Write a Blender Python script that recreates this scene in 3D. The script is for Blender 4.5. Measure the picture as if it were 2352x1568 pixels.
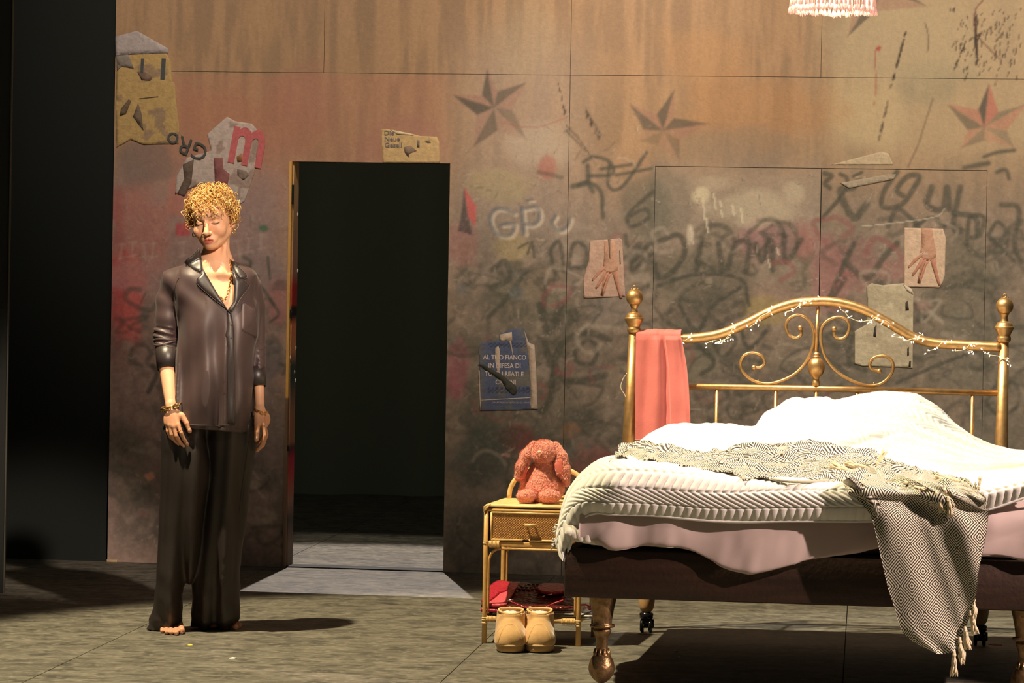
import bpy, bmesh, math, random
import numpy as np
from mathutils import Vector, Matrix
from mathutils.bvhtree import BVHTree
from mathutils.geometry import delaunay_2d_cdt
for o in list(bpy.data.objects): bpy.data.objects.remove(o, do_unlink=True)
SC = bpy.context.scene
COL = SC.collection
PI = math.pi
rnd = random.Random(7)
# ---------------------------------------------------------------- camera
FPX, ROLL, PITCH, CH = 8000.0, 0.018, 0.018, 1.35
cp_, sp_ = math.cos(PITCH), math.sin(PITCH)
_f = np.array([0, cp_, -sp_]); _r0 = np.array([1., 0, 0]); _u0 = np.array([0, sp_, cp_])
_r = _r0*math.cos(ROLL)+_u0*math.sin(ROLL); _u = -_r0*math.sin(ROLL)+_u0*math.cos(ROLL)
CAMP = np.array([0, 0, CH])
cd = bpy.data.cameras.new('camera'); cd.sensor_width = 36.0; cd.lens = 36.0*FPX/2352.0
cd.clip_end = 200
cam = bpy.data.objects.new('camera', cd); COL.objects.link(cam)
m3 = Matrix([[_r[i], _u[i], -_f[i]] for i in range(3)])
cam.matrix_world = Matrix.Translation(Vector(CAMP)) @ m3.to_4x4()
SC.camera = cam
# ---------------------------------------------------------------- world, exposure, stage lights
w = bpy.data.worlds.new('world'); SC.world = w; w.use_nodes = True
w.node_tree.nodes['Background'].inputs[0].default_value = (0.5, 0.48, 0.38, 1)
w.node_tree.nodes['Background'].inputs[1].default_value = 0.07
SC.view_settings.view_transform = 'Standard'; SC.view_settings.look = 'None'
SC.view_settings.gamma = 1.0; SC.view_settings.use_curve_mapping = False
SC.view_settings.exposure = 0.0
SC.cycles.use_denoising = True
def spot(name, loc, target, power, color, deg, blend=0.3, size=0.1):
    l = bpy.data.lights.new(name, 'SPOT'); l.energy = power; l.color = color
    l.spot_size = math.radians(deg); l.spot_blend = blend; l.shadow_soft_size = size
    o = bpy.data.objects.new(name, l); COL.objects.link(o); o.location = loc
    d = Vector(target)-Vector(loc); o.rotation_euler = d.to_track_quat('-Z', 'Y').to_euler()
    return o
WARM = (1.0, .82, .52)
spot('key_spot', (-2.4, 11.7, 6.6), (0.25, 12.3, 0.2), 3500, WARM, 43, .22, .06)
spot('bed_spot', (0.3, 10.8, 7.0), (1.35, 12.9, 0.8), 1500, (1.0, .93, .80), 20, .6, .1)
spot('pink_side_spot', (6.0, 7.8, 4.1), (1.15, 11.3, 0.42), 3300, (1.0, .74, .63), 13.6, .3, .05)
spot('person_front_spot', (1.7, 5.5, 5.5), (-1.16, 13.1, 1.36), 3900, (1.0, .80, .63), 7.4, .6, .12)
spot('wall_wash_spot', (-0.6, 9.5, 7.5), (-0.7, 16.2, 3.0), 1700, (1.0, .85, .69), 30, .8, .3)
spot('wall_wash_spot_2', (2.6, 9.0, 7.0), (1.9, 15.8, 2.45), 2500, (1.0, .86, .69), 33, .8, .3)
spot('door_back_spot', (-0.69, 19.2, 6.0), (-0.69, 15.9, 0.6), 2300, (1, .86, .78), 34, .35, .02)
def U(c):
    return tuple((x/255/12.92 if x/255 <= .04045 else ((x/255+.055)/1.055)**2.4) for x in c)
# ---------------------------------------------------------------- geometry helpers
def ray(px, py): return _f*FPX+_r*(px-1176)+_u*(784-py)
def fl(px, py, z=0.0):
    d = ray(px, py); return CAMP+d*((z-CH)/d[2])
def onp(px, py, P, n):
    d = ray(px, py); P = np.array(P, float); n = np.array(n, float)
    return CAMP+d*(np.dot(P-CAMP, n)/np.dot(d, n))
def atY(px, py, Y): return onp(px, py, (0, Y, 0), (0, 1, 0))
ORG = {}
def empty(name, loc, label, cat, group=None, kind=None):
    o = bpy.data.objects.new(name, None); COL.objects.link(o); o.location = loc; o.empty_display_size = .1
    ORG[o.name] = np.array(loc, float); tag(o, label, cat, group, kind); return o
def tag(o, label=None, cat=None, group=None, kind=None):
    if label: o['label'] = label
    if cat: o['category'] = cat
    if group: o['group'] = group
    if kind: o['kind'] = kind
    return o
def mesh(V, Fc, mat=None, smooth=True, cols=None, uv=None, name='m'):
    V = np.asarray(V, float)
    me = bpy.data.meshes.new(name)
    if isinstance(Fc, np.ndarray):
        nf, k = Fc.shape
        me.vertices.add(len(V)); me.vertices.foreach_set('co', V.ravel())
        me.loops.add(nf*k); me.loops.foreach_set('vertex_index', Fc.ravel().astype(np.int32))
        me.polygons.add(nf); me.polygons.foreach_set('loop_start', np.arange(0, nf*k, k, dtype=np.int32))
        me.polygons.foreach_set('loop_total', np.full(nf, k, dtype=np.int32))
        me.update(calc_edges=True)
    else:
        me.from_pydata(V.tolist(), [], [tuple(int(i) for i in f) for f in Fc]); me.update()
    if smooth: me.polygons.foreach_set('use_smooth', np.ones(len(me.polygons), bool))
    if cols is not None:
        a = me.color_attributes.new('Col', 'FLOAT_COLOR', 'POINT')
        c4 = np.ones((len(V), 4)); c4[:, :3] = cols; a.data.foreach_set('color', c4.ravel())
    if uv is not None:
        l = me.uv_layers.new(name='UVMap'); vi = np.empty(len(me.loops), np.int32)
        me.loops.foreach_get('vertex_index', vi); l.data.foreach_set('uv', np.asarray(uv, float)[vi].ravel())
    if mat: me.materials.append(mat)
    return me
def obj(name, V, Fc, mat=None, parent=None, label=None, cat=None, group=None, kind=None, smooth=True, cols=None, uv=None, org=None):
    """world-space verts -> object; origin at the parent's or at the base centre"""
    V = np.asarray(V, float)
    if parent is not None:
        o0 = ORG[parent.name]
    elif org is not None: o0 = np.array(org, float)
    else:
        lo, hi = V.min(0), V.max(0); o0 = np.array([(lo[0]+hi[0])/2, (lo[1]+hi[1])/2, lo[2]])
    me = mesh(V-o0, Fc, mat, smooth, cols, uv, name)
    o = bpy.data.objects.new(name, me); COL.objects.link(o)
    if parent is not None: o.parent = parent
    else: o.location = o0
    ORG[o.name] = o0
    return tag(o, label, cat, group, kind)
def inst(name, me, M, parent=None, **kw):
    """shared mesh placed with world matrix M"""
    o = bpy.data.objects.new(name, me); COL.objects.link(o)
    if parent is not None:
        o.parent = parent; M = Matrix.Translation(-Vector(ORG[parent.name])) @ M
    o.matrix_local = M; ORG[o.name] = np.array(M.translation)
    return tag(o, **kw)
class MB:
    """collect pieces into one mesh"""
    def __init__(s): s.V = []; s.F = []; s.n = 0; s.C = []; s.UV = []
    def add(s, VF, col=None, uv=None):
        V, Fc = VF; V = np.asarray(V, float)
        s.V.append(V); s.F += [tuple(int(i)+s.n for i in f) for f in Fc]; s.n += len(V)
        if col is not None: s.C.append(np.broadcast_to(np.asarray(col, float), (len(V), 3)))
        return s
    def obj(s, name, mat, parent=None, **kw):
        return obj(name, np.concatenate(s.V), s.F, mat, parent, cols=(np.concatenate(s.C) if s.C else None), **kw)
def frame_of(d):
    d = d/np.linalg.norm(d); a = np.array([0, 0, 1.]) if abs(d[2]) < .9 else np.array([1., 0, 0])
    x = np.cross(a, d); x /= np.linalg.norm(x); return x, np.cross(d, x)
def tube(P, r, n=10, closed=False, caps=True, flat=1.0, up=None):
    P = np.asarray(P, float); k = len(P); r = np.broadcast_to(np.asarray(r, float), (k,))
    T = np.zeros_like(P)
    if closed: T = np.roll(P, -1, 0)-np.roll(P, 1, 0)
    else: T[1:-1] = P[2:]-P[:-2]; T[0] = P[1]-P[0]; T[-1] = P[-1]-P[-2]
    T /= np.maximum(np.linalg.norm(T, axis=1, keepdims=True), 1e-12)
    x, y = frame_of(T[0])
    if up is not None:
        u = np.array(up, float); x = np.cross(u, T[0]); x /= np.linalg.norm(x)
    X = [x]
    for i in range(1, k):
        x = X[-1]-T[i]*np.dot(X[-1], T[i]); nn = np.linalg.norm(x); X.append(x/nn if nn > 1e-9 else frame_of(T[i])[0])
    X = np.array(X); Y = np.cross(T, X)
    a = np.arange(n)*2*PI/n
    V = (P[:, None]+(X[:, None]*np.cos(a)[None, :, None]+Y[:, None]*np.sin(a)[None, :, None]*flat)*r[:, None, None]).reshape(-1, 3)
    Fc = []
    kk = k if closed else k-1
    for i in range(kk):
        i2 = (i+1) % k
        for j in range(n):
            j2 = (j+1) % n; Fc.append((i*n+j, i*n+j2, i2*n+j2, i2*n+j))
    if caps and not closed:
        Fc.append(tuple(range(n-1, -1, -1))); Fc.append(tuple((k-1)*n+j for j in range(n)))
    return V, Fc
def lathe(prof, base=(0, 0, 0), n=24, ax=None):
    """prof [(r,h)...] bottom to top about +z through base"""
    V = []; Fc = []
    a = np.arange(n)*2*PI/n
    for r, h in prof:
        V.append(np.stack([np.cos(a)*r, np.sin(a)*r, np.full(n, h)], 1))
    V = np.concatenate(V)
    if ax is not None:
        d = np.array(ax, float); d /= np.linalg.norm(d); x, y = frame_of(d)
        V = V[:, :1]*x+V[:, 1:2]*y+V[:, 2:]*d
    V = V+np.array(base)
    for i in range(len(prof)-1):
        for j in range(n):
            j2 = (j+1) % n; Fc.append((i*n+j, i*n+j2, (i+1)*n+j2, (i+1)*n+j))
    Fc.append(tuple(range(n-1, -1, -1))); Fc.append(tuple((len(prof)-1)*n+j for j in range(n)))
    return V, Fc
def smoothprof(pts, m=6):
    P = np.array(pts, float); return crv(P, m)
def crv(P, m=8):
    """catmull-rom through points"""
    P = np.asarray(P, float); k = len(P); Q = np.concatenate([[2*P[0]-P[1]], P, [2*P[-1]-P[-2]]]); out = []
    for i in range(k-1):
        a, b, c, d = Q[i:i+4]
        for t in np.arange(m)/m:
            out.append(.5*((2*b)+(-a+c)*t+(2*a-5*b+4*c-d)*t*t+(-a+3*b-3*c+d)*t**3))
    out.append(P[-1]); return np.array(out)
def box(lo, hi, bev=0.004, X=None, O=None):
    """chamfered box; X 3x3 rows=axes, O origin"""
    bm = bmesh.new(); bmesh.ops.create_cube(bm, size=1)
    lo = np.array(lo, float); hi = np.array(hi, float)
    for v in bm.verts: v.co = Vector((lo+hi)/2+np.array(v.co)*(hi-lo))
    if bev > 0: bmesh.ops.bevel(bm, geom=bm.edges[:], offset=bev, segments=2, affect='EDGES', profile=.5)
    bm.verts.index_update(); V = np.array([v.co[:] for v in bm.verts]); Fc = [tuple(v.index for v in f.verts) for f in bm.faces]; bm.free()
    if X is not None: V = V@np.array(X)+np.array(O)
    return V, Fc
def sphere(c, r, n=12, m=8):
    r = np.broadcast_to(np.asarray(r, float), (3,))
    V = []; Fc = []
    for i in range(m+1):
        t = PI*i/m
        for j in range(n):
            p = 2*PI*j/n; V.append((math.sin(t)*math.cos(p), math.sin(t)*math.sin(p), -math.cos(t)))
    V = np.array(V)*r+np.array(c)
    for i in range(m):
        for j in range(n):
            j2 = (j+1) % n; Fc.append((i*n+j, i*n+j2, (i+1)*n+j2, (i+1)*n+j))
    return V, Fc
def gridF(nu, nv, cu=False):
    """faces for verts index j*nu+i"""
    i = np.arange(nu-1 if not cu else nu); j = np.arange(nv-1); I, J = np.meshgrid(i, j)
    I2 = (I+1) % nu
    return np.stack([J*nu+I, J*nu+I2, (J+1)*nu+I2, (J+1)*nu+I], -1).reshape(-1, 4)
def vnorm(V, Fc):
    N = np.zeros_like(V); n = np.cross(V[Fc[:, 2]]-V[Fc[:, 0]], V[Fc[:, 3]]-V[Fc[:, 1]])
    for k in range(4): np.add.at(N, Fc[:, k], n)
    return N/np.maximum(np.linalg.norm(N, axis=1, keepdims=True), 1e-12)
_nt = np.random.RandomState(3).rand(64, 64, 64).astype(np.float32)
def noise3(P, s=1.0, seed=0):
    """trilinear value noise in 0..1"""
    Q = np.asarray(P, float)*s+seed*17.31+1000; I = np.floor(Q).astype(int); f = Q-I; f = f*f*(3-2*f); r = 0
    for dx in (0, 1):
        for dy in (0, 1):
            for dz in (0, 1):
                wt = (f[..., 0] if dx else 1-f[..., 0])*(f[..., 1] if dy else 1-f[..., 1])*(f[..., 2] if dz else 1-f[..., 2])
                r = r+wt*_nt[(I[..., 0]+dx) & 63, (I[..., 1]+dy) & 63, (I[..., 2]+dz) & 63]
    return r
def fbm(P, s=1.0, oct=4, seed=0):
    r = 0; a = 1; t = 0
    for k in range(oct): r = r+a*noise3(P, s*2**k, seed+k); t += a; a *= .55
    return r/t
def sst(x, a, b):
    t = np.clip((x-a)/(b-a), 0, 1); return t*t*(3-2*t)
# ---------------------------------------------------------------- materials
def mat(name, col=(.5, .5, .5), rough=.6, metal=0., attr=False, var=0., vscale=8., vstretch=(1, 1, 1), bump=0., bscale=60., bstretch=None, bdet=3.,
        sheen=0., spec=.5, emit=None, es=0., sub=0., aniso=0., trans=0., col2=None, coat=0.):
    m = bpy.data.materials.new(name); m.use_nodes = True; nt = m.node_tree; N = nt.nodes; L = nt.links
    b = N['Principled BSDF']; b.inputs['Roughness'].default_value = rough; b.inputs['Metallic'].default_value = metal
    b.inputs['Specular IOR Level'].default_value = spec
    if sheen: b.inputs['Sheen Weight'].default_value = sheen; b.inputs['Sheen Roughness'].default_value = .4
    if sub: b.inputs['Subsurface Weight'].default_value = sub; b.inputs['Subsurface Radius'].default_value = (.01, .005, .003); b.inputs['Subsurface Scale'].default_value = 1.0
    if aniso: b.inputs['Anisotropic'].default_value = aniso
    if trans: b.inputs['Transmission Weight'].default_value = trans
    if coat: b.inputs['Coat Weight'].default_value = coat
    tc = N.new('ShaderNodeTexCoord')
    src = None
    if attr:
        a = N.new('ShaderNodeAttribute'); a.attribute_name = 'Col'; src = a.outputs['Color']
    else:
        r = N.new('ShaderNodeRGB'); r.outputs[0].default_value = (*col, 1); src = r.outputs[0]
    def nz(scale, stretch, det=3.):
        mp = N.new('ShaderNodeMapping'); mp.inputs['Scale'].default_value = stretch
        L.new(tc.outputs['Object'], mp.inputs['Vector'])
        n = N.new('ShaderNodeTexNoise'); n.inputs['Scale'].default_value = scale; n.inputs['Detail'].default_value = det
        L.new(mp.outputs[0], n.inputs['Vector']); return n
    if var:
        n = nz(vscale, vstretch); mr = N.new('ShaderNodeMapRange')
        mr.inputs['From Min'].default_value = .3; mr.inputs['From Max'].default_value = .7
        if col2 is not None:
            mr.inputs['To Min'].default_value = 0; mr.inputs['To Max'].default_value = var
            L.new(n.outputs['Fac'], mr.inputs['Value'])
            mx = N.new('ShaderNodeMixRGB'); mx.inputs[2].default_value = (*col2, 1)
            L.new(mr.outputs[0], mx.inputs[0]); L.new(src, mx.inputs[1]); src = mx.outputs[0]
        else:
            mr.inputs['To Min'].default_value = 1-var; mr.inputs['To Max'].default_value = 1+var
            L.new(n.outputs['Fac'], mr.inputs['Value'])
            vm = N.new('ShaderNodeVectorMath'); vm.operation = 'SCALE'
            L.new(src, vm.inputs[0]); L.new(mr.outputs[0], vm.inputs['Scale']); src = vm.outputs[0]
    L.new(src, b.inputs['Base Color'])
    if bump:
        n = nz(bscale, bstretch or (1, 1, 1), bdet); bp = N.new('ShaderNodeBump'); bp.inputs['Strength'].default_value = bump; bp.inputs['Distance'].default_value = .01
        L.new(n.outputs['Fac'], bp.inputs['Height']); L.new(bp.outputs[0], b.inputs['Normal'])
    if emit is not None:
        b.inputs['Emission Color'].default_value = (*emit, 1); b.inputs['Emission Strength'].default_value = es
    return m
def Rx(a): c, s = math.cos(a), math.sin(a); return np.array([[1, 0, 0], [0, c, -s], [0, s, c]])
def Ry(a): c, s = math.cos(a), math.sin(a); return np.array([[c, 0, s], [0, 1, 0], [-s, 0, c]])
def Rz(a): c, s = math.cos(a), math.sin(a); return np.array([[c, -s, 0], [s, c, 0], [0, 0, 1]])
# ---------------------------------------------------------------- implicit surfaces
def rc(a, b, r1, r2):
    a = np.array(a, float); b = np.array(b, float); ab = b-a; L2 = max(ab@ab, 1e-12)
    def f(P):
        t = np.clip(((P-a)@ab)/L2, 0, 1); return np.linalg.norm(P-a-t[..., None]*ab, axis=-1)-(r1+(r2-r1)*t)
    r = max(r1, r2); return f, np.minimum(a, b)-r, np.maximum(a, b)+r
def el(c, r, R=None):
    c = np.array(c, float); r = np.broadcast_to(np.array(r, float), (3,)); R = None if R is None else np.array(R, float)
    def f(P):
        q = P-c
        if R is not None: q = q@R
        k0 = np.linalg.norm(q/r, axis=-1); k1 = np.linalg.norm(q/(r*r), axis=-1)
        return k0*(k0-1)/np.maximum(k1, 1e-6)
    if R is None: return f, c-r, c+r
    m = r.max(); return f, c-m, c+m
def bx(c, h, rr=.01, R=None):
    c = np.array(c, float); h = np.array(h, float)
    def f(P):
        q = P-c
        if R is not None: q = q@R
        q = np.abs(q)-(h-rr)
        return np.linalg.norm(np.maximum(q, 0), axis=-1)+np.minimum(q.max(-1), 0)-rr
    if R is None: return f, c-h, c+h
    m = np.linalg.norm(h); return f, c-m, c+m
def tf(prim, O, R, s=1.0):
    """local prim -> world; R columns are local axes in world"""
    f, lo, hi = prim; O = np.array(O, float); c = (lo+hi)/2; rad = np.linalg.norm(hi-lo)/2*s; cw = O+R@c*s
    return (lambda P: f(((P-O)@R)/s)*s), cw-rad, cw+rad
def smin(a, b, k):
    if k <= 0: return np.minimum(a, b)
    h = np.clip(.5+.5*(b-a)/k, 0, 1); return b*(1-h)+a*h-k*h*(1-h)
class Grid:
    def __init__(s, lo, hi, h, axes=None):
        if axes is None:
            lo = np.array(lo, float); n = np.ceil((np.array(hi)-lo)/h).astype(int)+1; axes = [lo[i]+np.arange(n[i])*h for i in range(3)]
        s.A = axes; s.h = h; s.n = np.array([len(a) for a in axes]); s.D = np.full(s.n, .05, np.float32)
    def _sl(s, lo, hi, m):
        a = np.array([np.searchsorted(s.A[i], lo[i]-m) for i in range(3)]); b = np.array([np.searchsorted(s.A[i], hi[i]+m) for i in range(3)])
        return tuple(slice(x, y) for x, y in zip(a, b)), (b > a).all()
    def P(s, sl): return np.stack(np.meshgrid(*[s.A[i][sl[i]] for i in range(3)], indexing='ij'), -1)
    def add(s, prim, k=.01):
        f, lo, hi = prim; sl, ok = s._sl(lo, hi, k+3*s.h)
        if ok: s.D[sl] = smin(s.D[sl], f(s.P(sl)).astype(np.float32), k)
        return s
    def sub(s, prim, k=.01):
        f, lo, hi = prim; sl, ok = s._sl(lo, hi, k+3*s.h)
        if ok: s.D[sl] = -smin(-s.D[sl], f(s.P(sl)).astype(np.float32), k)
        return s
    def mod(s, fn, band=None):
        """D += fn(P) everywhere near the surface"""
        i = np.abs(s.D) < (band or 4*s.h); idx = np.nonzero(i)
        P = np.stack([s.A[k][idx[k]] for k in range(3)], -1); s.D[i] += fn(P).astype(np.float32); return s
    def mesh(s):
        D = s.D; S = D < 0
        nx, ny, nz = D.shape
        c = S[:-1, :-1, :-1].astype(np.int8)
        for dx in (0, 1):
            for dy in (0, 1):
                for dz in (0, 1):
                    if dx+dy+dz: c = c+S[dx:nx-1+dx, dy:ny-1+dy, dz:nz-1+dz]
        act = (c > 0) & (c < 8); ix, iy, iz = np.nonzero(act); m = len(ix)
        idm = np.full(act.shape, -1, np.int64); idm[ix, iy, iz] = np.arange(m)
        acc = np.zeros((m, 3)); cnt = np.zeros(m)
        cor = [(a, b, d) for a in (0, 1) for b in (0, 1) for d in (0, 1)]
        for p in cor:
            for ax in range(3):
                if p[ax]: continue
                q = list(p); q[ax] = 1
                d0 = D[ix+p[0], iy+p[1], iz+p[2]]; d1 = D[ix+q[0], iy+q[1], iz+q[2]]
                x = (d0 < 0) != (d1 < 0); t = np.where(x, d0/np.where(x, d0-d1, 1), 0)
                pt = np.tile(np.array(p, float), (m, 1)); pt[:, ax] = t
                acc += pt*x[:, None]; cnt += x
        I_ = np.stack([ix, iy, iz], 1)+acc/cnt[:, None]; V = np.stack([np.interp(I_[:, k], np.arange(s.n[k]), s.A[k]) for k in range(3)], 1)
        Fs = []
        for ax in range(3):
            a = [slice(None)]*3; b = [slice(None)]*3; a[ax] = slice(0, -1); b[ax] = slice(1, None)
            e = S[tuple(a)] != S[tuple(b)]
            o1, o2 = [(1, 2), (2, 0), (0, 1)][ax]
            i = list(np.nonzero(e)); ok = (i[o1] > 0) & (i[o2] > 0) & (i[o1] < D.shape[o1]-1) & (i[o2] < D.shape[o2]-1)
            i = [q[ok] for q in i]; ins = S[tuple(i)]
            def cell(d1, d2):
                j = list(i); j[o1] = j[o1]-d1; j[o2] = j[o2]-d2; return idm[tuple(j)]
            q = np.stack([cell(1, 1), cell(0, 1), cell(0, 0), cell(1, 0)], 1)
            q[~ins] = q[~ins][:, ::-1]; Fs.append(q)
        Fc = np.concatenate(Fs); Fc = Fc[(Fc >= 0).all(1)]
        return V, Fc
def relax(V, Fc, it=1, lam=.5):
    for _ in range(it):
        A = np.zeros_like(V); n = np.zeros(len(V))
        for a, b in ((0, 1), (1, 2), (2, 3), (3, 0)):
            np.add.at(A, Fc[:, a], V[Fc[:, b]]); np.add.at(A, Fc[:, b], V[Fc[:, a]])
            np.add.at(n, Fc[:, a], 1); np.add.at(n, Fc[:, b], 1)
        V = V+(A/np.maximum(n, 1)[:, None]-V)*lam
    return V
def bvh(V, Fc): return BVHTree.FromPolygons([tuple(v) for v in V], [tuple(int(i) for i in f) for f in Fc])
def polyfill(poly, step):
    """2D polygon -> verts, tris with interior points"""
    P = np.array(poly, float); out = []
    for i in range(len(P)):
        a, b = P[i], P[(i+1) % len(P)]; k = max(1, int(np.linalg.norm(b-a)/step))
        for t in range(k): out.append(a+(b-a)*t/k)
    B = np.array(out); lo, hi = B.min(0), B.max(0)
    xs = np.arange(lo[0]+step*.5, hi[0], step); ys = np.arange(lo[1]+step*.5, hi[1], step)
    G = np.array([(x, y) for x in xs for y in ys]); 
    if len(G):
        ins = inpoly(G, B)
        G = G[ins]; dd = np.min(np.linalg.norm(G[:, None]-B[None], axis=2), 1) if len(G) else np.array([])
        G = G[dd > step*.45] if len(G) else G
    A = np.concatenate([B, G]) if len(G) else B
    nb = len(B); r = delaunay_2d_cdt([Vector(p) for p in A], [(i, (i+1) % nb) for i in range(nb)], [list(range(nb))], 1, 1e-6)
    return np.array([v[:] for v in r[0]]), [tuple(f) for f in r[2]]
def inpoly(G, B):
    x, y = G[:, 0], G[:, 1]; c = np.zeros(len(G), bool); n = len(B)
    for i in range(n):
        x1, y1 = B[i]; x2, y2 = B[(i+1) % n]
        if y1 == y2: continue
        k = ((y1 > y) != (y2 > y)) & (x < (x2-x1)*(y-y1)/(y2-y1)+x1); c ^= k
    return c
def thick(V, T, off):
    """shell from verts V, faces T, per-vertex or constant offset vector off"""
    n = len(V); off = np.broadcast_to(off, V.shape)
    W = np.concatenate([V, V+off]); Fc = [tuple(t) for t in T]+[tuple(i+n for i in reversed(t)) for t in T]
    E = {}
    for t in T:
        for a, b in zip(t, t[1:]+t[:1]): E[(a, b)] = E.get((a, b), 0)+1
    for (a, b) in E:
        if (b, a) not in E: Fc.append((b, a, a+n, b+n))
    return W, Fc
# ================================================================ SETTING
WP = fl(246, 1290); WQ = fl(1290, 1322); TW = (WQ-WP)/np.linalg.norm(WQ-WP)
NW = np.array([-TW[1], TW[0], 0.])            # points away from camera
def wsz(px, py):
    p = onp(px, py, WP, NW)-WP; return float(p@TW), float(p[2])
def wpt(s, z, d=0.0):
    """wall coords -> world, d towards the audience"""
    return WP+TW*s+np.array([0, 0, 1.])*z-NW*d
def proj_arr(P):
    q = P-CAMP; wz = q@_f; return 1176+FPX*(q@_r)/wz, 784-FPX*(q@_u)/wz
SDL = wsz(668, 372)[0]; SDR = wsz(1034, 376)[0]; ZD = 1.872; ZS = 2.281
S1 = wsz(1312, 60)[0]; SH0 = wsz(1505, 380)[0]; SH1 = wsz(1887, 388)[0]; SH2 = wsz(2268, 395)[0]; SEND = 5.6
ST1 = wsz(745, 90)[0]; ST2 = wsz(1887, 90)[0]
# ---- painted scenery: colours laid on a canvas fixed to the wall
CR = .0059; CS, CZ = 4.7, 3.3
cs = np.arange(0, CS, CR); cz = np.arange(0, CZ, CR); GS, GZ = np.meshgrid(cs, cz)
GP = WP+TW*GS[..., None]+np.array([0, 0, 1.])*GZ[..., None]
PX, PY = proj_arr(GP)
P3 = np.stack([GS, GZ, GZ*0], -1)
CAN = np.empty(PX.shape+(3,))
def lay(a, col):
    global CAN
    CAN += (np.array(U(col))-CAN)*np.clip(a, 0, 1)[..., None]
WOODA, WOODB, MAUVE, GREY, DARK = (146, 108, 76), (128, 98, 74), (138, 108, 92), (120, 104, 86), (70, 63, 50)
CAN[:] = U(WOODA)
n1 = fbm(P3*np.array([1, .12, 1]), 22, 4, 1); n2 = fbm(P3, 2.2, 3, 2); n3 = fbm(P3, 6, 4, 3); n4 = fbm(P3, 18, 4, 4)
lay(sst(n1, .42, .62)*.55, (120, 92, 68)); lay(sst(n1, .55, .35)*.0+sst(1-n1, .5, .66)*.4, (158, 118, 84))
lay(sst(n2, .5, .7)*.35, (160, 118, 80))
def reg(x0, x1, y0, y1, sx=60, sy=60):
    return sst(PX, x0-sx, x0+sx)*(1-sst(PX, x1-sx, x1+sx))*sst(PY, y0-sy, y0+sy)*(1-sst(PY, y1-sy, y1+sy))
lay(reg(300, 1030, 172, 480, 40, 2)*.35, (160, 102, 78))
lay(reg(-200, 660, 380, 1400, 80, 120)*.8, (148, 110, 98))
lay(reg(1060, 1340, 90, 620, 90, 90)*.65, (146, 118, 96))
lay(reg(1900, 2600, -200, 380, 90, 80)*.6, (160, 132, 98))
lay(reg(1000, 2600, 430, 1500, 80, 120)*.72, (122, 102, 86))
lay(reg(1505, 1885, 384, 560, 2, 60)*.55, (152, 126, 104))
lay(reg(1380, 2600, 380, 1500, 120, 160)*.25*sst(n3, .4, .6), (110, 96, 74))
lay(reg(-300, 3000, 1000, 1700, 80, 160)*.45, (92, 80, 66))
n5 = fbm(P3+7, 9, 5, 9); n6 = fbm(P3+3, 30, 4, 11)
lay(reg(1020, 2600, 560, 1500, 60, 90)*sst(n5, .47, .6)*.45, DARK)
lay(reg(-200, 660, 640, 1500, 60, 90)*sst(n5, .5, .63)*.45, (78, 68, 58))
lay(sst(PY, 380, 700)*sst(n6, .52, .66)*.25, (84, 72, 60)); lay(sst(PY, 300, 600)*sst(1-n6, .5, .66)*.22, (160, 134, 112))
def blob(x, y, rx, ry, col, a=.5, sd=0, rough=.5):
    d = np.sqrt(((PX-x)/rx)**2+((PY-y)/ry)**2)+(n3-.5)*rough*2.2+(n6-.5)*rough*.5
    lay((1-sst(d, .55, 1.1))*a, col)
def stroke(pts, wd, col=DARK, a=.6, soft=.5, sm=True, taper=False, nz=.0):
    P = crv(np.array(pts, float), 6) if (sm and len(pts) > 2) else np.array(pts, float)
    lo = P.min(0)-wd*2; hi = P.max(0)+wd*2
    m = (PX > lo[0]) & (PX < hi[0]) & (PY > lo[1]) & (PY < hi[1])
    if not m.any(): return
    x = PX[m]; y = PY[m]; D = np.full(x.shape, 1e9)
    for i in range(len(P)-1):
        a0 = P[i]; ab = P[i+1]-a0; L = max(ab@ab, 1e-9); t = np.clip(((x-a0[0])*ab[0]+(y-a0[1])*ab[1])/L, 0, 1)
        w_ = 1.0
        if taper: w_ = 1-.75*(i+t)/(len(P)-1)
        D = np.minimum(D, np.hypot(x-a0[0]-t*ab[0], y-a0[1]-t*ab[1])/(wd/2*w_))
    if nz: D = D+(n6[m]-.5)*nz*3
    al = (1-sst(D, 1-soft, 1+soft))*a
    CAN[m] += (np.array(U(col))-CAN[m])*al[:, None]
def pgon(pts, col, a=.8, soft=2.0, nz=0.):
    B = np.array(pts, float); lo = B.min(0)-8; hi = B.max(0)+8
    m = (PX > lo[0]) & (PX < hi[0]) & (PY > lo[1]) & (PY < hi[1])
    if not m.any(): return
    G = np.stack([PX[m], PY[m]], 1); ins = inpoly(G, B); D = np.full(len(G), 1e9)
    for i in range(len(B)):
        a0 = B[i]; ab = B[(i+1) % len(B)]-a0; L = max(ab@ab, 1e-9); t = np.clip(((G-a0)@ab)/L, 0, 1)
        D = np.minimum(D, np.linalg.norm(G-a0-t[:, None]*ab, axis=1))
    D = np.where(ins, -D, D)
    if nz: D = D+(n6[m]-.5)*nz
    CAN[m] += (np.array(U(col))-CAN[m])*((1-sst(D, -soft, soft))*a)[:, None]
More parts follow.
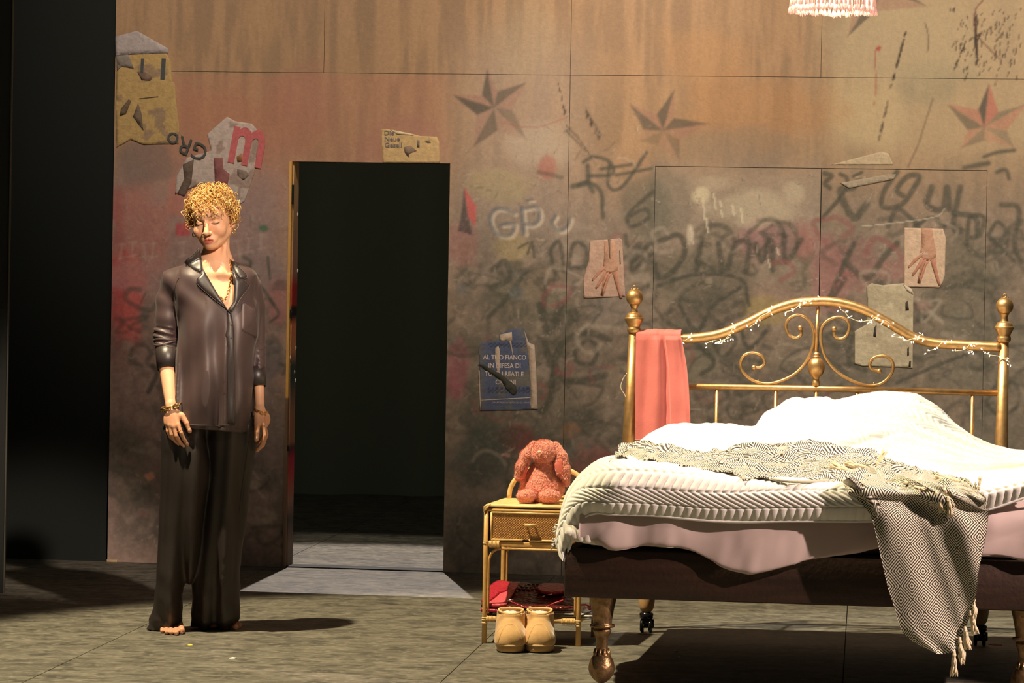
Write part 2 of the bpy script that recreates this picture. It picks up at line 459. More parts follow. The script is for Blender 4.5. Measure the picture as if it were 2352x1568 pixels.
# pink and red washes, left flat
for b in [(290, 700, 45, 130, (204, 84, 76), .8), (330, 520, 70, 120, (170, 96, 80), .5), (520, 300, 200, 120, (156, 94, 70), .35), (420, 455, 50, 50, (184, 92, 70), .4),
          (430, 640, 60, 20, (150, 96, 86), .4), (272, 640, 20, 200, (150, 60, 56), .5), (330, 640, 90, 40, (170, 120, 108), .5), (600, 640, 60, 80, (120, 100, 92), .5),
          (280, 820, 40, 70, (120, 70, 60), .4), (640, 700, 30, 60, (150, 80, 74), .5), (600, 480, 60, 100, (130, 104, 94), .4), (330, 370, 70, 70, (110, 90, 78), .6), (400, 1120, 60, 60, (110, 84, 64), .4),
          (300, 1050, 60, 120, (92, 80, 60), .5), (620, 820, 50, 60, (70, 70, 66), .6), (620, 1000, 60, 120, (88, 72, 62), .5), (480, 400, 70, 60, (140, 108, 96), .4),
          (1050, 860, 30, 80, (150, 70, 78), .7), (1060, 560, 40, 60, (140, 84, 74), .5), (1185, 1010, 45, 35, (120, 44, 42), .8), (1180, 570, 50, 40, (160, 130, 70), .35), (1150, 430, 90, 40, (156, 132, 88), .35),
          (1085, 960, 60, 60, (84, 76, 60), .6), (1110, 1050, 80, 90, (60, 62, 52), .7), (1200, 700, 130, 90, (96, 86, 66), .6), (1400, 700, 60, 60, (126, 108, 92), .4), (1370, 1090, 60, 80, (130, 74, 62), .7),
          (1240, 650, 60, 60, (130, 104, 80), .5), (1340, 960, 60, 40, (70, 64, 52), .7), (1310, 990, 24, 20, (150, 96, 60), .8), (1200, 880, 200, 200, (84, 76, 58), .35),
          (1760, 560, 110, 60, (140, 92, 88), .6), (1850, 560, 40, 60, (150, 80, 74), .5), (1900, 620, 60, 120, (150, 92, 84), .55), (1800, 680, 80, 50, (150, 112, 92), .4), (1760, 710, 60, 40, (150, 122, 64), .5), (1950, 600, 60, 70, (130, 84, 76), .45),
          (1600, 640, 150, 80, (80, 74, 58), .5), (1540, 460, 60, 90, (90, 82, 64), .4), (1480, 480, 60, 80, (80, 76, 60), .5), (2060, 620, 60, 30, (150, 96, 84), .5), (2200, 640, 120, 120, (84, 78, 60), .45), (2250, 820, 150, 120, (92, 86, 68), .5), (1950, 830, 200, 90, (94, 86, 68), .4),
          (1560, 820, 120, 80, (110, 100, 76), .5), (2140, 200, 110, 70, (128, 112, 84), .5), (2080, 100, 200, 120, (158, 132, 98), .4), (2000, 260, 110, 100, (170, 140, 100), .5), (1600, 120, 120, 80, (160, 112, 72), .4), (1750, 260, 200, 90, (158, 108, 68), .5), (1720, 340, 180, 60, (126, 102, 80), .5),
          (1720, 480, 110, 50, (176, 150, 118), .55), (1640, 420, 60, 30, (168, 140, 110), .5), (1240, 330, 80, 60, (164, 138, 112), .5), (1200, 90, 90, 120, (150, 122, 92), .4), (700, 220, 90, 90, (150, 96, 76), .4), (900, 330, 110, 60, (146, 96, 78), .4),
          (2290, 1000, 80, 120, (104, 94, 76), .5), (1100, 1230, 90, 90, (66, 62, 52), .6), (310, 1200, 90, 90, (84, 72, 60), .4)]:
    blob(*b)
# stars
def star(tips, inner, c, a=.85, dk=(78, 66, 54), rd=(138, 92, 76), al=None):
    for i in range(5):
        av = a if al is None else al[i]
        pgon([tips[i], inner[i], c], rd, av*.55, 2.); pgon([tips[i], inner[(i-1) % 5], c], dk, av*.92, 2., 2)
star([(1119, 157), (1210, 189), (1210, 322), (1086, 338), (1040, 218)], [(1143, 210), (1176, 252), (1143, 299), (1095, 264), (1107, 219)], (1135, 247), al=[.9, .75, .5, .7, .95])
star([(1550, 204), (1630, 284), (1561, 370), (1467, 324), (1446, 238)], [(1548, 271), (1561, 321), (1513, 332), (1479, 298), (1509, 263)], (1523, 300), al=[.85, .8, .5, .35, .8])
star([(2272, 191), (2360, 238), (2330, 340), (2208, 340), (2177, 240)], [(2293, 258), (2312, 300), (2262, 322), (2222, 298), (2247, 252)], (2261, 292), rd=(160, 66, 60), al=[1, .55, .4, .5, .7])
star([(2080, -120), (2131, 15), (1946, 85), (1900, -40), (1980, -150)], [(2075, -20), (2010, 26), (1966, 0), (1950, -60), (2010, -90)], (2015, -28))
pgon([(1067, 432), (1053, 530), (1085, 540), (1072, 480)], (72, 56, 52), .85, 1.5, 6); pgon([(1067, 432), (1094, 475), (1092, 520), (1076, 500)], (176, 72, 66), .8, 1.5, 4)
blob(1256, 385, 24, 34, (150, 80, 66), .6); stroke([(1236, 395), (1262, 400), (1290, 408)], 10, DARK, .5, .6)
# graffiti
GR = [([(1350, 380), (1352, 420), (1362, 440)], 10), ([(1340, 372), (1365, 360), (1400, 372), (1406, 400), (1352, 404)], 8), ([(1330, 424), (1352, 420), (1380, 440), (1385, 500)], 10), ([(1400, 376), (1398, 428), (1430, 428), (1485, 350)], 8),
      ([(1380, 388), (1450, 378)], 7), ([(1415, 402), (1500, 386)], 7), ([(1315, 428), (1350, 420)], 12), ([(1300, 300), (1360, 360)], 3), ([(1345, 250), (1380, 310)], 3),
      ([(1440, 500), (1480, 480), (1490, 500), (1450, 520), (1445, 490), (1500, 440)], 9), ([(1430, 600), (1470, 560), (1450, 620), (1500, 580)], 10), ([(1436, 540), (1450, 600), (1490, 560)], 10),
      ([(1500, 560), (1560, 540), (1570, 590), (1520, 640), (1500, 600)], 12), ([(1610, 560), (1600, 620)], 12), ([(1650, 560), (1655, 625), (1600, 600)], 12), ([(1670, 620), (1690, 560), (1720, 560), (1715, 620)], 12),
      ([(1735, 560), (1750, 600), (1770, 550), (1775, 620)], 12), ([(1800, 540), (1806, 600), (1840, 550)], 12), ([(1500, 660), (1600, 630), (1700, 640), (1720, 700)], 9), ([(1560, 700), (1600, 760), (1640, 700), (1700, 660)], 9),
      ([(1212, 583), (1222, 555), (1226, 590)], 6), ([(1270, 610), (1265, 575), (1283, 555), (1292, 590), (1294, 622)], 9), ([(1305, 620), (1318, 560), (1345, 570), (1345, 610), (1308, 616)], 9), ([(1190, 570), (1212, 558)], 5),
      ([(1894, 398), (1910, 404), (1895, 420), (1906, 432)], 11), ([(1930, 400), (1945, 410), (1940, 440), (1890, 500)], 9), ([(1960, 405), (1980, 395)], 7), ([(1960, 430), (1930, 440), (1960, 500), (1990, 470)], 16),
      ([(2060, 395), (2030, 440), (2028, 475), (2070, 470), (2100, 430), (2110, 405), (2085, 405), (2060, 435), (2075, 450)], 12), ([(2140, 430), (2130, 470), (2165, 480), (2175, 430), (2180, 480)], 14),
      ([(2205, 430), (2190, 520), (2210, 530)], 13), ([(2190, 490), (2240, 500), (2245, 540)], 12), ([(2215, 385), (2270, 375)], 11), ([(2260, 360), (2290, 350), (2330, 345)], 8), ([(2290, 395), (2310, 390), (2318, 410)], 9),
      ([(2040, 520), (2060, 480), (2090, 500), (2110, 520)], 11), ([(2100, 520), (2140, 500), (2170, 520)], 10), ([(2220, 560), (2228, 500), (2260, 500), (2250, 540), (2225, 545)], 10), ([(2270, 540), (2290, 510), (2310, 530), (2290, 560), (2270, 540), (2330, 600)], 9),
      ([(2300, 470), (2340, 480), (2330, 560), (2345, 600)], 12), ([(1940, 600), (1990, 640), (2030, 590), (2060, 560)], 14), ([(1960, 560), (1900, 700), (1940, 640)], 12), ([(2020, 700), (2080, 690), (2120, 720)], 12),
      ([(1400, 780), (1350, 765), (1295, 785), (1275, 830), (1290, 870), (1330, 875), (1390, 862)], 15), ([(1330, 800), (1350, 780), (1372, 800), (1360, 835), (1325, 830), (1320, 805)], 10), ([(1110, 800), (1190, 905)], 14), ([(1250, 790), (1268, 850), (1262, 920), (1240, 945)], 14),
      ([(1210, 620), (1160, 690), (1120, 730)], 10), ([(1130, 620), (1160, 600), (1170, 640), (1130, 660)], 12), ([(1240, 700), (1260, 760), (1290, 700)], 16), ([(1255, 650), (1250, 720), (1285, 740)], 12),
      ([(1590, 780), (1640, 830), (1610, 860)], 10), ([(1650, 750), (1690, 780), (1660, 820), (1640, 790)], 9), ([(1700, 750), (1720, 800), (1760, 760)], 9), ([(1960, 760), (1950, 830), (1990, 850)], 12), ([(2060, 880), (2150, 840), (2260, 800)], 8),
      ([(2280, 890), (2330, 880), (2340, 930), (2290, 950), (2268, 920), (2290, 890)], 9), ([(560, 590), (575, 600), (572, 615), (560, 612), (558, 640)], 7), ([(575, 640), (592, 635), (590, 650)], 6), ([(615, 590), (620, 640)], 6), ([(585, 670), (600, 660), (630, 700)], 7),
      ([(350, 840), (360, 860), (340, 900)], 10), ([(620, 690), (640, 720), (620, 740)], 6), ([(600, 1080), (620, 1100), (600, 1120)], 6), ([(1050, 1190), (1055, 1230), (1085, 1260)], 5)]
for p, wd in GR: stroke(p, wd*1.05, DARK, .8, .5, nz=.12)
rg = random.Random(21)
for k in range(260):
    
    cx = rg.uniform(1420, 2345) if k < 140 else (rg.uniform(1040, 1420) if k < 210 else rg.uniform(270, 650)); cy = rg.uniform(520, 960) if k < 140 else (rg.uniform(620, 1160) if k < 210 else rg.uniform(620, 1240))
    r = rg.uniform(14, 46); a0 = rg.uniform(0, 6.28); dr = rg.choice((-1, 1)); P = []
    for t in range(rg.randint(4, 8)): P.append((cx+math.cos(a0+dr*t*.9)*r*rg.uniform(.6, 1.2)+t*rg.uniform(-4, 8), cy+math.sin(a0+dr*t*.9)*r*rg.uniform(.5, 1.1)))
    c = DARK if rg.random() < .8 else ((150, 126, 104) if rg.random() < .6 else (128, 70, 64))
    stroke(P, rg.uniform(6, 13), c, rg.uniform(.3, .62), .65, nz=.2)
# white drips and flakes
for x, y0, y1 in [(1615, 455, 505), (1622, 500, 533), (1655, 462, 498), (1682, 470, 494), (1702, 478, 512), (1588, 520, 560), (1640, 445, 480), (1765, 595, 615), (1785, 570, 585)]:
    stroke([(x, y0), (x+2, (y0+y1)/2), (x+4, y1)], 3.2, (198, 174, 140), .8, .3)
blob(1612, 445, 26, 22, (190, 164, 126), .7); blob(1586, 540, 10, 26, (186, 160, 130), .7); blob(1825, 440, 30, 30, (178, 152, 120), .5)
stroke([(1980, 517), (2000, 518), (2140, 500), (2170, 480)], 2.5, (176, 156, 128), .7); stroke([(2110, 690), (2140, 720), (2165, 740)], 9, (156, 134, 110), .6, .7); stroke([(2110, 700), (2160, 690), (2120, 740), (2118, 690)], 7, (150, 130, 106), .55, .7)
# blue-and-white stencilled letters GRo-
for off, c, al in (((7, 5), (186, 158, 130), .65), ((0, 0), (84, 84, 84), .66)):
    ox, oy = off
    for p, wd in [([(1180, 490), (1160, 480), (1135, 482), (1125, 505), (1140, 535), (1170, 540), (1180, 515), (1150, 516)], 9), ([(1198, 478), (1203, 535)], 10), ([(1198, 480), (1232, 476), (1238, 500), (1225, 515), (1204, 514)], 9), ([(1275, 495), (1268, 512), (1285, 530), (1303, 518), (1308, 500)], 8), ([(1210, 460), (1222, 458)], 6)]:
        stroke([(x+ox, y+oy) for x, y in p], wd, c, al*.9, .35, nz=.15)
# ghost letters STREETS
for i, (x, y) in enumerate([(280, 580), (305, 575), (330, 578), (352, 578), (420, 575), (545, 572), (572, 566), (600, 558)]):
    stroke([(x-8, y-18), (x+8, y-20)], 5, (176, 140, 122), .34, .5, False); stroke([(x, y-18), (x+(i % 3-1)*4, y+16)], 6, (176, 140, 122), .34, .5, False); stroke([(x-8, y+14), (x+10, y+10)], 5, (176, 140, 122), .4, .5, False)
blob(605, 524, 14, 9, (60, 90, 62), .85); pgon([(405, 512), (436, 512), (436, 542), (402, 542)], (172, 60, 64), .8, 2, 3); pgon([(330, 1090), (350, 1083), (356, 1096), (342, 1105)], (190, 120, 92), .9, 1.2, 3)
pgon([(1152, 1041), (1172, 1042), (1170, 1050), (1150, 1046)], (180, 120, 96), .8, 1)
# ink splatter, upper right
def dots(p0, p1, k, r0, r1, c=(58, 44, 34)):
    for i in range(k):
        t = rg.random(); x = p0[0]+(p1[0]-p0[0])*t; y = p0[1]+(p1[1]-p0[1])*t
        stroke([(x, y), (x-rg.uniform(1, 4), y+rg.uniform(4, 12))], rg.uniform(r0, r1), c, .8, .3, False)
dots((2082, 68), (2052, 180), 24, 3, 5); dots((2050, 185), (2020, 320), 16, 2.5, 4); stroke([(2022, 108), (2010, 122), (2012, 200), (2006, 250)], 4, (140, 60, 50), .7, .4, taper=True); blob(2018, 112, 6, 8, (150, 56, 50), .8)
stroke([(2142, 228), (2110, 330), (2085, 385)], 3, (96, 74, 54), .8, .3, False); stroke([(2125, 52), (2133, 90), (2130, 120)], 3, (80, 60, 46), .7); dots((2240, 20), (2246, 145), 40, 3, 6); stroke([(2258, 0), (2240, 25), (2242, 75), (2275, 115), (2300, 138)], 3, (96, 48, 40), .8)
for i in range(110): dots((2180+rg.random()*170, 5+rg.random()*180), (2185+rg.random()*170, 12+rg.random()*180), 1, 1.5, 3.5)
dots((2190, 110), (2280, 60), 14, 2, 4); dots((2220, 90), (2190, 160), 12, 2, 4)
stroke([(1300, 288), (1330, 320), (1356, 358)], 3, (84, 66, 50), .8); dots((1345, 250), (1378, 315), 14, 2, 4); dots((1283, 190), (1300, 260), 12, 1.5, 3)
stroke([(1150, 280), (1200, 292), (1245, 290), (1300, 270)], 3, (140, 84, 66), .6)
for i in range(60):
    x, y = (rg.uniform(1030, 1480), rg.uniform(300, 1200)) if i < 40 else (rg.uniform(270, 640), rg.uniform(600, 1200)); l = rg.uniform(10, 40); a = rg.uniform(-1.2, 1.2)
    stroke([(x, y), (x+l*.5*math.cos(a), y+l*.5*math.sin(a)+rg.uniform(-4, 4)), (x+l*math.cos(a), y+l*math.sin(a))], rg.uniform(2, 3.5), rg.choice([(74, 60, 48), (168, 140, 116), (84, 68, 54)]), .55, .4)
rg2 = random.Random(5)
for i in range(520):  # wrinkles: painted shade stroke with a painted lit edge beside it
    z_ = rg2.random()
    x, y = (rg2.uniform(1030, 1500), rg2.uniform(260, 1250)) if z_ < .45 else ((rg2.uniform(270, 660), rg2.uniform(380, 1250)) if z_ < .65 else (rg2.uniform(1500, 2350), rg2.uniform(400, 950)))
    l = rg2.uniform(8, 34); a = rg2.gauss(1.0, .9); ca_, sa_ = math.cos(a), math.sin(a); bend = rg2.uniform(-5, 5); P = [(x, y), (x+l*.5*ca_-bend*sa_, y+l*.5*sa_+bend*ca_), (x+l*ca_, y+l*sa_)]
    wd = rg2.uniform(1.6, 3.4); stroke(P, wd, (72, 60, 48), rg2.uniform(.25, .55), .5, taper=True); stroke([(px_+2.2, py_-1.4) for px_, py_ in P], wd*.9, (178, 150, 124), rg2.uniform(.2, .5), .5, taper=True)
for i in range(70):
    x, y = (rg2.uniform(1040, 1480), rg2.uniform(580, 1240)) if i < 40 else ((rg2.uniform(270, 650), rg2.uniform(640, 1240)) if i < 55 else (rg2.uniform(1500, 2350), rg2.uniform(560, 950)))
    k = rg2.randint(4, 7); r = rg2.uniform(6, 22); pgon([(x+math.cos(t*6.28/k)*r*rg2.uniform(.5, 1.3), y+math.sin(t*6.28/k)*r*rg2.uniform(.4, 1.)) for t in range(k)], rg2.choice([(62, 56, 44), (62, 56, 44), (150, 124, 102), (126, 80, 70), (96, 92, 84)]), rg2.uniform(.25, .6), 2.5, 6)
n7 = fbm(P3+11, 70, 3, 21); lay(sst(PY, 250, 600)*sst(n7, .5, .66)*.12, (78, 66, 54)); lay(sst(PY, 250, 600)*sst(1-n7, .5, .66)*.10, (166, 140, 116))
# shallow relief of glued and torn paper, cracks of the paint
WG = np.array([1.7, 1.7, 1.7])
ALB = np.clip(CAN*WG/np.array([1.0, .84, .70]), .01, .85)
REL = (fbm(P3+5, 14, 4, 5)-.5)*.004*sst(PY, 330, 560)+(n6-.5)*.0012
def samp(A, s, z):
    u = np.clip(s/CR, 0, A.shape[1]-1.001); v = np.clip(z/CR, 0, A.shape[0]-1.001); i = u.astype(int); j = v.astype(int); fu = u-i; fv = v-j
    if A.ndim == 3: fu = fu[..., None]; fv = fv[..., None]
    return (A[j, i]*(1-fu)+A[j, i+1]*fu)*(1-fv)+(A[j+1, i]*(1-fu)+A[j+1, i+1]*fu)*fv
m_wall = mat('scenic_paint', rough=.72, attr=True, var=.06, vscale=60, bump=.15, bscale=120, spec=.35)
m_black = mat('black_felt', (.009, .012, .010), .95); m_back = mat('backdrop_cloth', (.38, .42, .32), .95)  # backdrop tone lifted to imitate haze in front of a black drape
m_edge = mat('panel_edge', (.03, .026, .02), .9)
def axis(knots, fine_to):
    out = []
    for a, b in zip(knots[:-1], knots[1:]):
        step = CR if a < fine_to-1e-6 else .12
        out.append(np.linspace(a, b, max(2, int(round((b-a)/step))+1))[:-1])
    out.append([knots[-1]]); return np.concatenate(out)
def panel(parent, name, s0, s1, z0, z1, hole=None, th=.018, g=.0011, label=None):
    ks = sorted({s0+g, s1-g}|({h for r in hole for h in r[:2]} if hole else set())|({CS-.05} if s1 > CS-.05 > s0 else set()))
    kz = sorted({z0+g, z1-g}|({h for r in hole for h in r[2:] if z0+g < h < z1-g} if hole else set())|({CZ-.05} if z1 > CZ-.05 > z0 else set()))
    A = axis(ks, CS-.05); B = axis(kz, CZ-.05); S, Z = np.meshgrid(A, B)
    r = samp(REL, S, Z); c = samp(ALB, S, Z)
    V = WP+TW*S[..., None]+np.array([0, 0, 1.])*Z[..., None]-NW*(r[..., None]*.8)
    Fc = gridF(len(A), len(B))
    if hole:
        sc = (S[:-1, :-1]+S[1:, 1:]).ravel()/2; zc = (Z[:-1, :-1]+Z[1:, 1:]).ravel()/2; keep = np.ones(len(sc), bool)
        for a, b, d, e in hole: keep &= ~((sc > a) & (sc < b) & (zc > d) & (zc < e))
        Fc = Fc[keep]
    V = V.reshape(-1, 3); c = c.reshape(-1, 3); n = len(V)
    # edge strips
    rects = [(s0+g, s1-g, z0+g, z1-g)]+(list(hole) if hole else [])
    EV = []; EF = []
    for a, b, d, e in rects:
        q = [(a, d), (b, d), (b, e), (a, e)]; k = n+len(EV)
        for (x, y) in q: EV.append(wpt(x, y, -.0)); EV.append(wpt(x, y, -th))
        for i in range(4): j = (i+1) % 4; EF.append((k+2*i, k+2*j, k+2*j+1, k+2*i+1))
    V = np.concatenate([V, EV]); c = np.concatenate([c, np.full((len(EV), 3), .05)]); Fc = np.concatenate([Fc, np.array(EF)])
    return obj(name, V, Fc, m_wall, parent, label=label, cols=c)
bk = MB(); TH = .13
for a, b, d, e in [(0, SDL-.004, 0, 4.8), (SDR, SEND, 0, 4.8), (SDL-.004, SDR, ZD, 4.8)]:
    q, Fq = box((a, .02, d), (b, TH, e), .002); bk.add((WP+q[:, :1]*TW+q[:, 1:2]*NW+q[:, 2:]*np.array([0, 0, 1.]), Fq))
wall = bk.obj('wall_back', m_edge); tag(wall, 'painted stage flat with graffiti, stars and torn posters behind the bed', kind='structure')
HOLE1 = [(SDL, SDR, -1, ZD)]
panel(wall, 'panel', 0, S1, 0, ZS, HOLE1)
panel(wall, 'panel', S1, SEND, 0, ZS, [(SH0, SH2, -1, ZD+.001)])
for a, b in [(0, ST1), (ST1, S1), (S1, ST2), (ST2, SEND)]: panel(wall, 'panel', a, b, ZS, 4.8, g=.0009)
panel(wall, 'door_leaf', SH0, SH1, .006, ZD, g=.0017, label='closed door leaf painted into the wall, cream paint drips at its top')
panel(wall, 'door_leaf', SH1, SH2, .006, ZD, g=.0017, label='closed door leaf painted into the wall, looped black graffiti')
# door jamb with painted reveal
def jamb_col(z):
    stops = [(0, (120, 96, 80)), (.10, (124, 98, 84)), (.22, (70, 62, 56)), (.30, (150, 110, 92)), (.42, (176, 60, 60)), (.50, (170, 30, 60)), (.55, (60, 24, 34)), (.58, (150, 100, 74)), (.70, (150, 104, 76)), (.76, (128, 92, 72)), (.86, (60, 66, 62)), (.93, (60, 68, 62)), (1.0, (190, 130, 92)), (1.12, (200, 118, 84)), (1.16, (30, 24, 20)), (1.20, (30, 24, 20)), (1.21, (160, 40, 34)), (1.30, (150, 40, 36)), (1.36, (150, 110, 92)), (1.55, (160, 126, 100)), (1.8, (196, 156, 110)), (2., (196, 156, 110))]
    zs = [q[0] for q in stops]; C = np.array([U(q[1]) for q in stops]); return np.stack([np.interp(z, zs, C[:, i]) for i in range(3)], -1)*1.4
m_attr = mat('painted_wood', rough=.6, attr=True, var=.15, vscale=60, vstretch=(1, 1, .1), bump=.2, bscale=80)
zz = np.linspace(0, ZD, 160)
def jpiece(s0, s1, d0, d1, colf, name, label):
    prof = [(s0, d0), (s1, d0), (s1, d1), (s0, d1)]
    V = np.array([[wpt(a, z, d) for a, d in prof] for z in zz]).reshape(-1, 3); Fc = []
    for i in range(len(zz)-1):
        for j in range(4): j2 = (j+1) % 4; Fc.append((i*4+j, i*4+j2, (i+1)*4+j2, (i+1)*4+j))
    Fc += [(3, 2, 1, 0), tuple((len(zz)-1)*4+j for j in range(4))]
    return obj(name, V, Fc, m_attr, jamb, label=label, smooth=False, cols=np.repeat(colf(zz), 4, 0))
jamb = empty('trim_1', wpt(SDL, 0, 0), 'painted wooden jamb on the left side of the dark doorway', None, kind='structure')
jpiece(SDL-.004, SDL+.008, .012, -.02, lambda z: np.where((z > .78)[:, None], np.array(U((210, 160, 84))), np.array(U((120, 92, 70))))*1.3*np.ones((len(z), 1)), 'edge_strip', 'pale raw wood edge strip')
jpiece(SDL+.002, SDL+.012, -.02, -TH, jamb_col, 'reveal', None)
for z, hh in ((1.72, .045), (1.17, .02), (.55, .012)):
    q, Fq = box((-.004, -.005, -hh), (.006, .006, hh), .001); V = np.array([wpt(SDL+.011+v[0], z+v[2], .012-.0+v[1]-.008) for v in q]); obj('latch_plate', V, Fq, m_black, jamb)
m_white = mat('white_scraps', (.8, .78, .72), .6)
for z, dd in ((1.63, -.11), (1.01, -.12), (.97, .0), (.9, -.1), (.86, -.12), (1.37, -.13)):
    obj('paint_chip', *sphere(wpt(SDL+.013, z, dd), (.003, .003, .009), 6, 4), m_white, jamb)
obj('skirting_stub', *(lambda q: (np.array([wpt(.0+v[0], v[2], v[1]) for v in q[0]]), q[1]))(box((.0, .0, .0), (.05, .012, .012), .002)), mat('stub_wood', (.5, .36, .2), .6), jamb)
# threshold
q, Fq = box((SDL, -TH, 0), (SDR, .0, .006), .001)
tag(obj('trim_2', np.array([wpt(v[0], v[2], v[1]) for v in q]), Fq, mat('threshold', (.02, .02, .018), .7)), 'thin dark threshold under the open doorway', kind='structure')
# ---- floor of stage panels
m_floor = mat('stage_floor', U((104, 101, 90)), .62, var=.30, vscale=5, vstretch=(.7, 1.6, 1), bump=.25, bscale=22, bstretch=(.5, 2, 1), spec=.45)
def fpaint(m):
    nt = m.node_tree; N = nt.nodes; L = nt.links; b = N['Principled BSDF']; src = b.inputs['Base Color'].links[0].from_socket
    tc = N.new('ShaderNodeTexCoord')
    def layer(src, scale, stretch, lo, hi, col, amt, det=6, rot=0.):
        mp = N.new('ShaderNodeMapping'); mp.inputs['Scale'].default_value = stretch; mp.inputs['Rotation'].default_value = (0, 0, rot); L.new(tc.outputs['Object'], mp.inputs[0])
        n = N.new('ShaderNodeTexNoise'); n.inputs['Scale'].default_value = scale; n.inputs['Detail'].default_value = det; n.inputs['Roughness'].default_value = .62; L.new(mp.outputs[0], n.inputs[0])
        r = N.new('ShaderNodeMapRange'); r.inputs[1].default_value = lo; r.inputs[2].default_value = hi; r.inputs[3].default_value = 0; r.inputs[4].default_value = amt; L.new(n.outputs['Fac'], r.inputs[0])
        x = N.new('ShaderNodeMixRGB'); L.new(r.outputs[0], x.inputs[0]); L.new(src, x.inputs[1]); x.inputs[2].default_value = (*col, 1); return x.outputs[0]
    src = layer(src, 9, (1, 1.2, 1), .46, .62, U((52, 52, 46)), .75)
    src = layer(src, 26, (1, .8, 1), .50, .68, U((150, 146, 132)), .5)
    src = layer(src, 6, (1, 30, 1), .64, .74, U((170, 160, 138)), .5, 2, .12)
    src = layer(src, 5, (1, 26, 1), .66, .74, U((170, 160, 138)), .5, 2, -.5)
    src = layer(src, 150, (1, 1, 1), .72, .8, U((190, 180, 150)), .6, 2)
    L.new(src, b.inputs['Base Color'])
fpaint(m_floor)
bv, bf = box((-9, 2, -.12), (9, 24, -.02), 0)
floor = obj('floor', bv, bf, m_edge, smooth=False); tag(floor, 'worn dark grey stage floor of painted boards with scuffs and seams', kind='structure')
A1, B1 = fl(1010, 1568), fl(1110, 1475); A2, B2 = fl(50, 1568), fl(330, 1450)
dv = (B1-A1); dv /= dv[1]; pitchx = (A1[0]+dv[0]*(12-A1[1]))-(A2[0]+dv[0]*(12-A2[1]))
yseam = fl(1100, 1476)[1]
g = .0017
for k in range(-4, 5):
    for (ya, yb) in ((2, 5.2), (5.2, 9.05), (9.05, yseam), (yseam, 16.9), (16.9, 24)):
        x0 = lambda y: A1[0]+dv[0]*(y-A1[1])+k*pitchx
        p = [(x0(ya)+g, ya+g), (x0(ya)+pitchx-g, ya+g), (x0(yb)+pitchx-g, yb-g), (x0(yb)+g, yb-g)]
        V = [(x, y, -.02) for x, y in p]+[(x, y, 0) for x, y in p]
        obj('floor_panel', V, [(0, 3, 2, 1), (4, 5, 6, 7), (0, 1, 5, 4), (1, 2, 6, 5), (2, 3, 7, 6), (3, 0, 4, 7)], m_floor, floor, smooth=False)
# ---- black masking
def drape(name, P0, P1, h, amp, wl, label):
    P0 = np.array(P0, float); P1 = np.array(P1, float); L = np.linalg.norm(P1-P0); t = (P1-P0)/L; n = np.array([-t[1], t[0], 0]); k = int(L/.04)
    a = np.linspace(0, L, k); off = amp*np.sin(a/wl*2*PI+np.sin(a*3.1)*.8)
    front = P0+t*a[:, None]+n*off[:, None]; back = front+n*.02
    V = np.concatenate([front, front+[0, 0, h], back, back+[0, 0, h]]); Fc = []
    for i in range(k-1): Fc += [(i, i+1, k+i+1, k+i), (2*k+i+1, 2*k+i, 3*k+i, 3*k+i+1), (k+i, k+i+1, 3*k+i+1, 3*k+i)]
    Fc += [(0, k, 3*k, 2*k), (k-1, 3*k-1, 4*k-1, 2*k-1)]
    tag(obj(name, V, Fc, m_back if name == 'stage_drape' else m_black), label, 'curtain')
drape('stage_drape', (-6, 21.5, 0), (5, 21.5, 0), 7, .06, .5, 'dark backdrop curtain seen far back through the open doorway')
e0 = fl(9, 1285)
pL = WP+np.array([-.004, .03, 0])
drape('masking_curtain', (-4.2, WP[1]+.35, 0), (pL[0], pL[1], 0), 6, .004, 1.3, 'wide flat black masking curtain left of the painted wall')
q0 = fl(9, 1362)
v_, f_ = box((q0[0]-1.2, q0[1], 0), (q0[0], q0[1]+.04, 6), .003)
mf_ = tag(obj('masking_flat', v_, f_, mat('black_flat', (.016, .018, .016), .8)), 'narrow black masking flat at the left edge, nearer than the curtain', 'stage flat')
v_, f_ = box((q0[0]-.003, q0[1]-.004, .0), (q0[0]+.002, q0[1]+.0, 6), .0005); obj('edge_strip', v_, f_, mat('pale_edge', (.10, .09, .07), .7), mf_)
# tape marks and chips on the floor
def chip(px, py, w_, d_, col, label, name='tape_mark', cat='tape mark', rot=0.):
    c = fl(px, py); k = 7; a = np.arange(k)*2*PI/k; rr = [rnd.uniform(.7, 1.1) for _ in a]
    V = [(c[0]+math.cos(t)*w_*r+math.sin(t)*rot*w_, c[1]+math.sin(t)*d_*r, .0006) for t, r in zip(a, rr)]; V += [(x, y, .0026) for x, y, _ in V]
    Fc = [tuple(range(k-1, -1, -1)), tuple(range(k, 2*k))]+[(i, (i+1) % k, k+(i+1) % k, k+i) for i in range(k)]
    tag(obj(name, V, Fc, mat(name, U(col), .6), smooth=False), label, cat)
chip(535, 1512, .016, .03, (250, 246, 235), 'white paint flake lying on the floor in front of the person\'s feet', 'paint_flake', 'flake')
chip(436, 1482, .012, .02, (235, 225, 90), 'small yellow tape scrap just in front of the bare foot', 'tape_mark')
chip(2288, 1481, .03, .012, (230, 70, 50), 'short red tape mark on the floor right of the hanging blanket')
chip(948, 1311, .012, .02, (235, 230, 220), 'white chip lying on the threshold of the doorway', 'paint_flake', 'flake')
chip(1480, 1456, .03, .006, (230, 190, 180), 'pale tape strip under the left rear caster of the bed')
chip(1552, 1495, .01, .03, (150, 150, 130), 'grey paint scrap on the dark floor under the bed, nearer one', 'paint_flake', 'flake')
chip(1560, 1510, .006, .05, (140, 140, 120), 'long grey paint streak on the dark floor under the bed, farther front', 'paint_flake', 'flake')
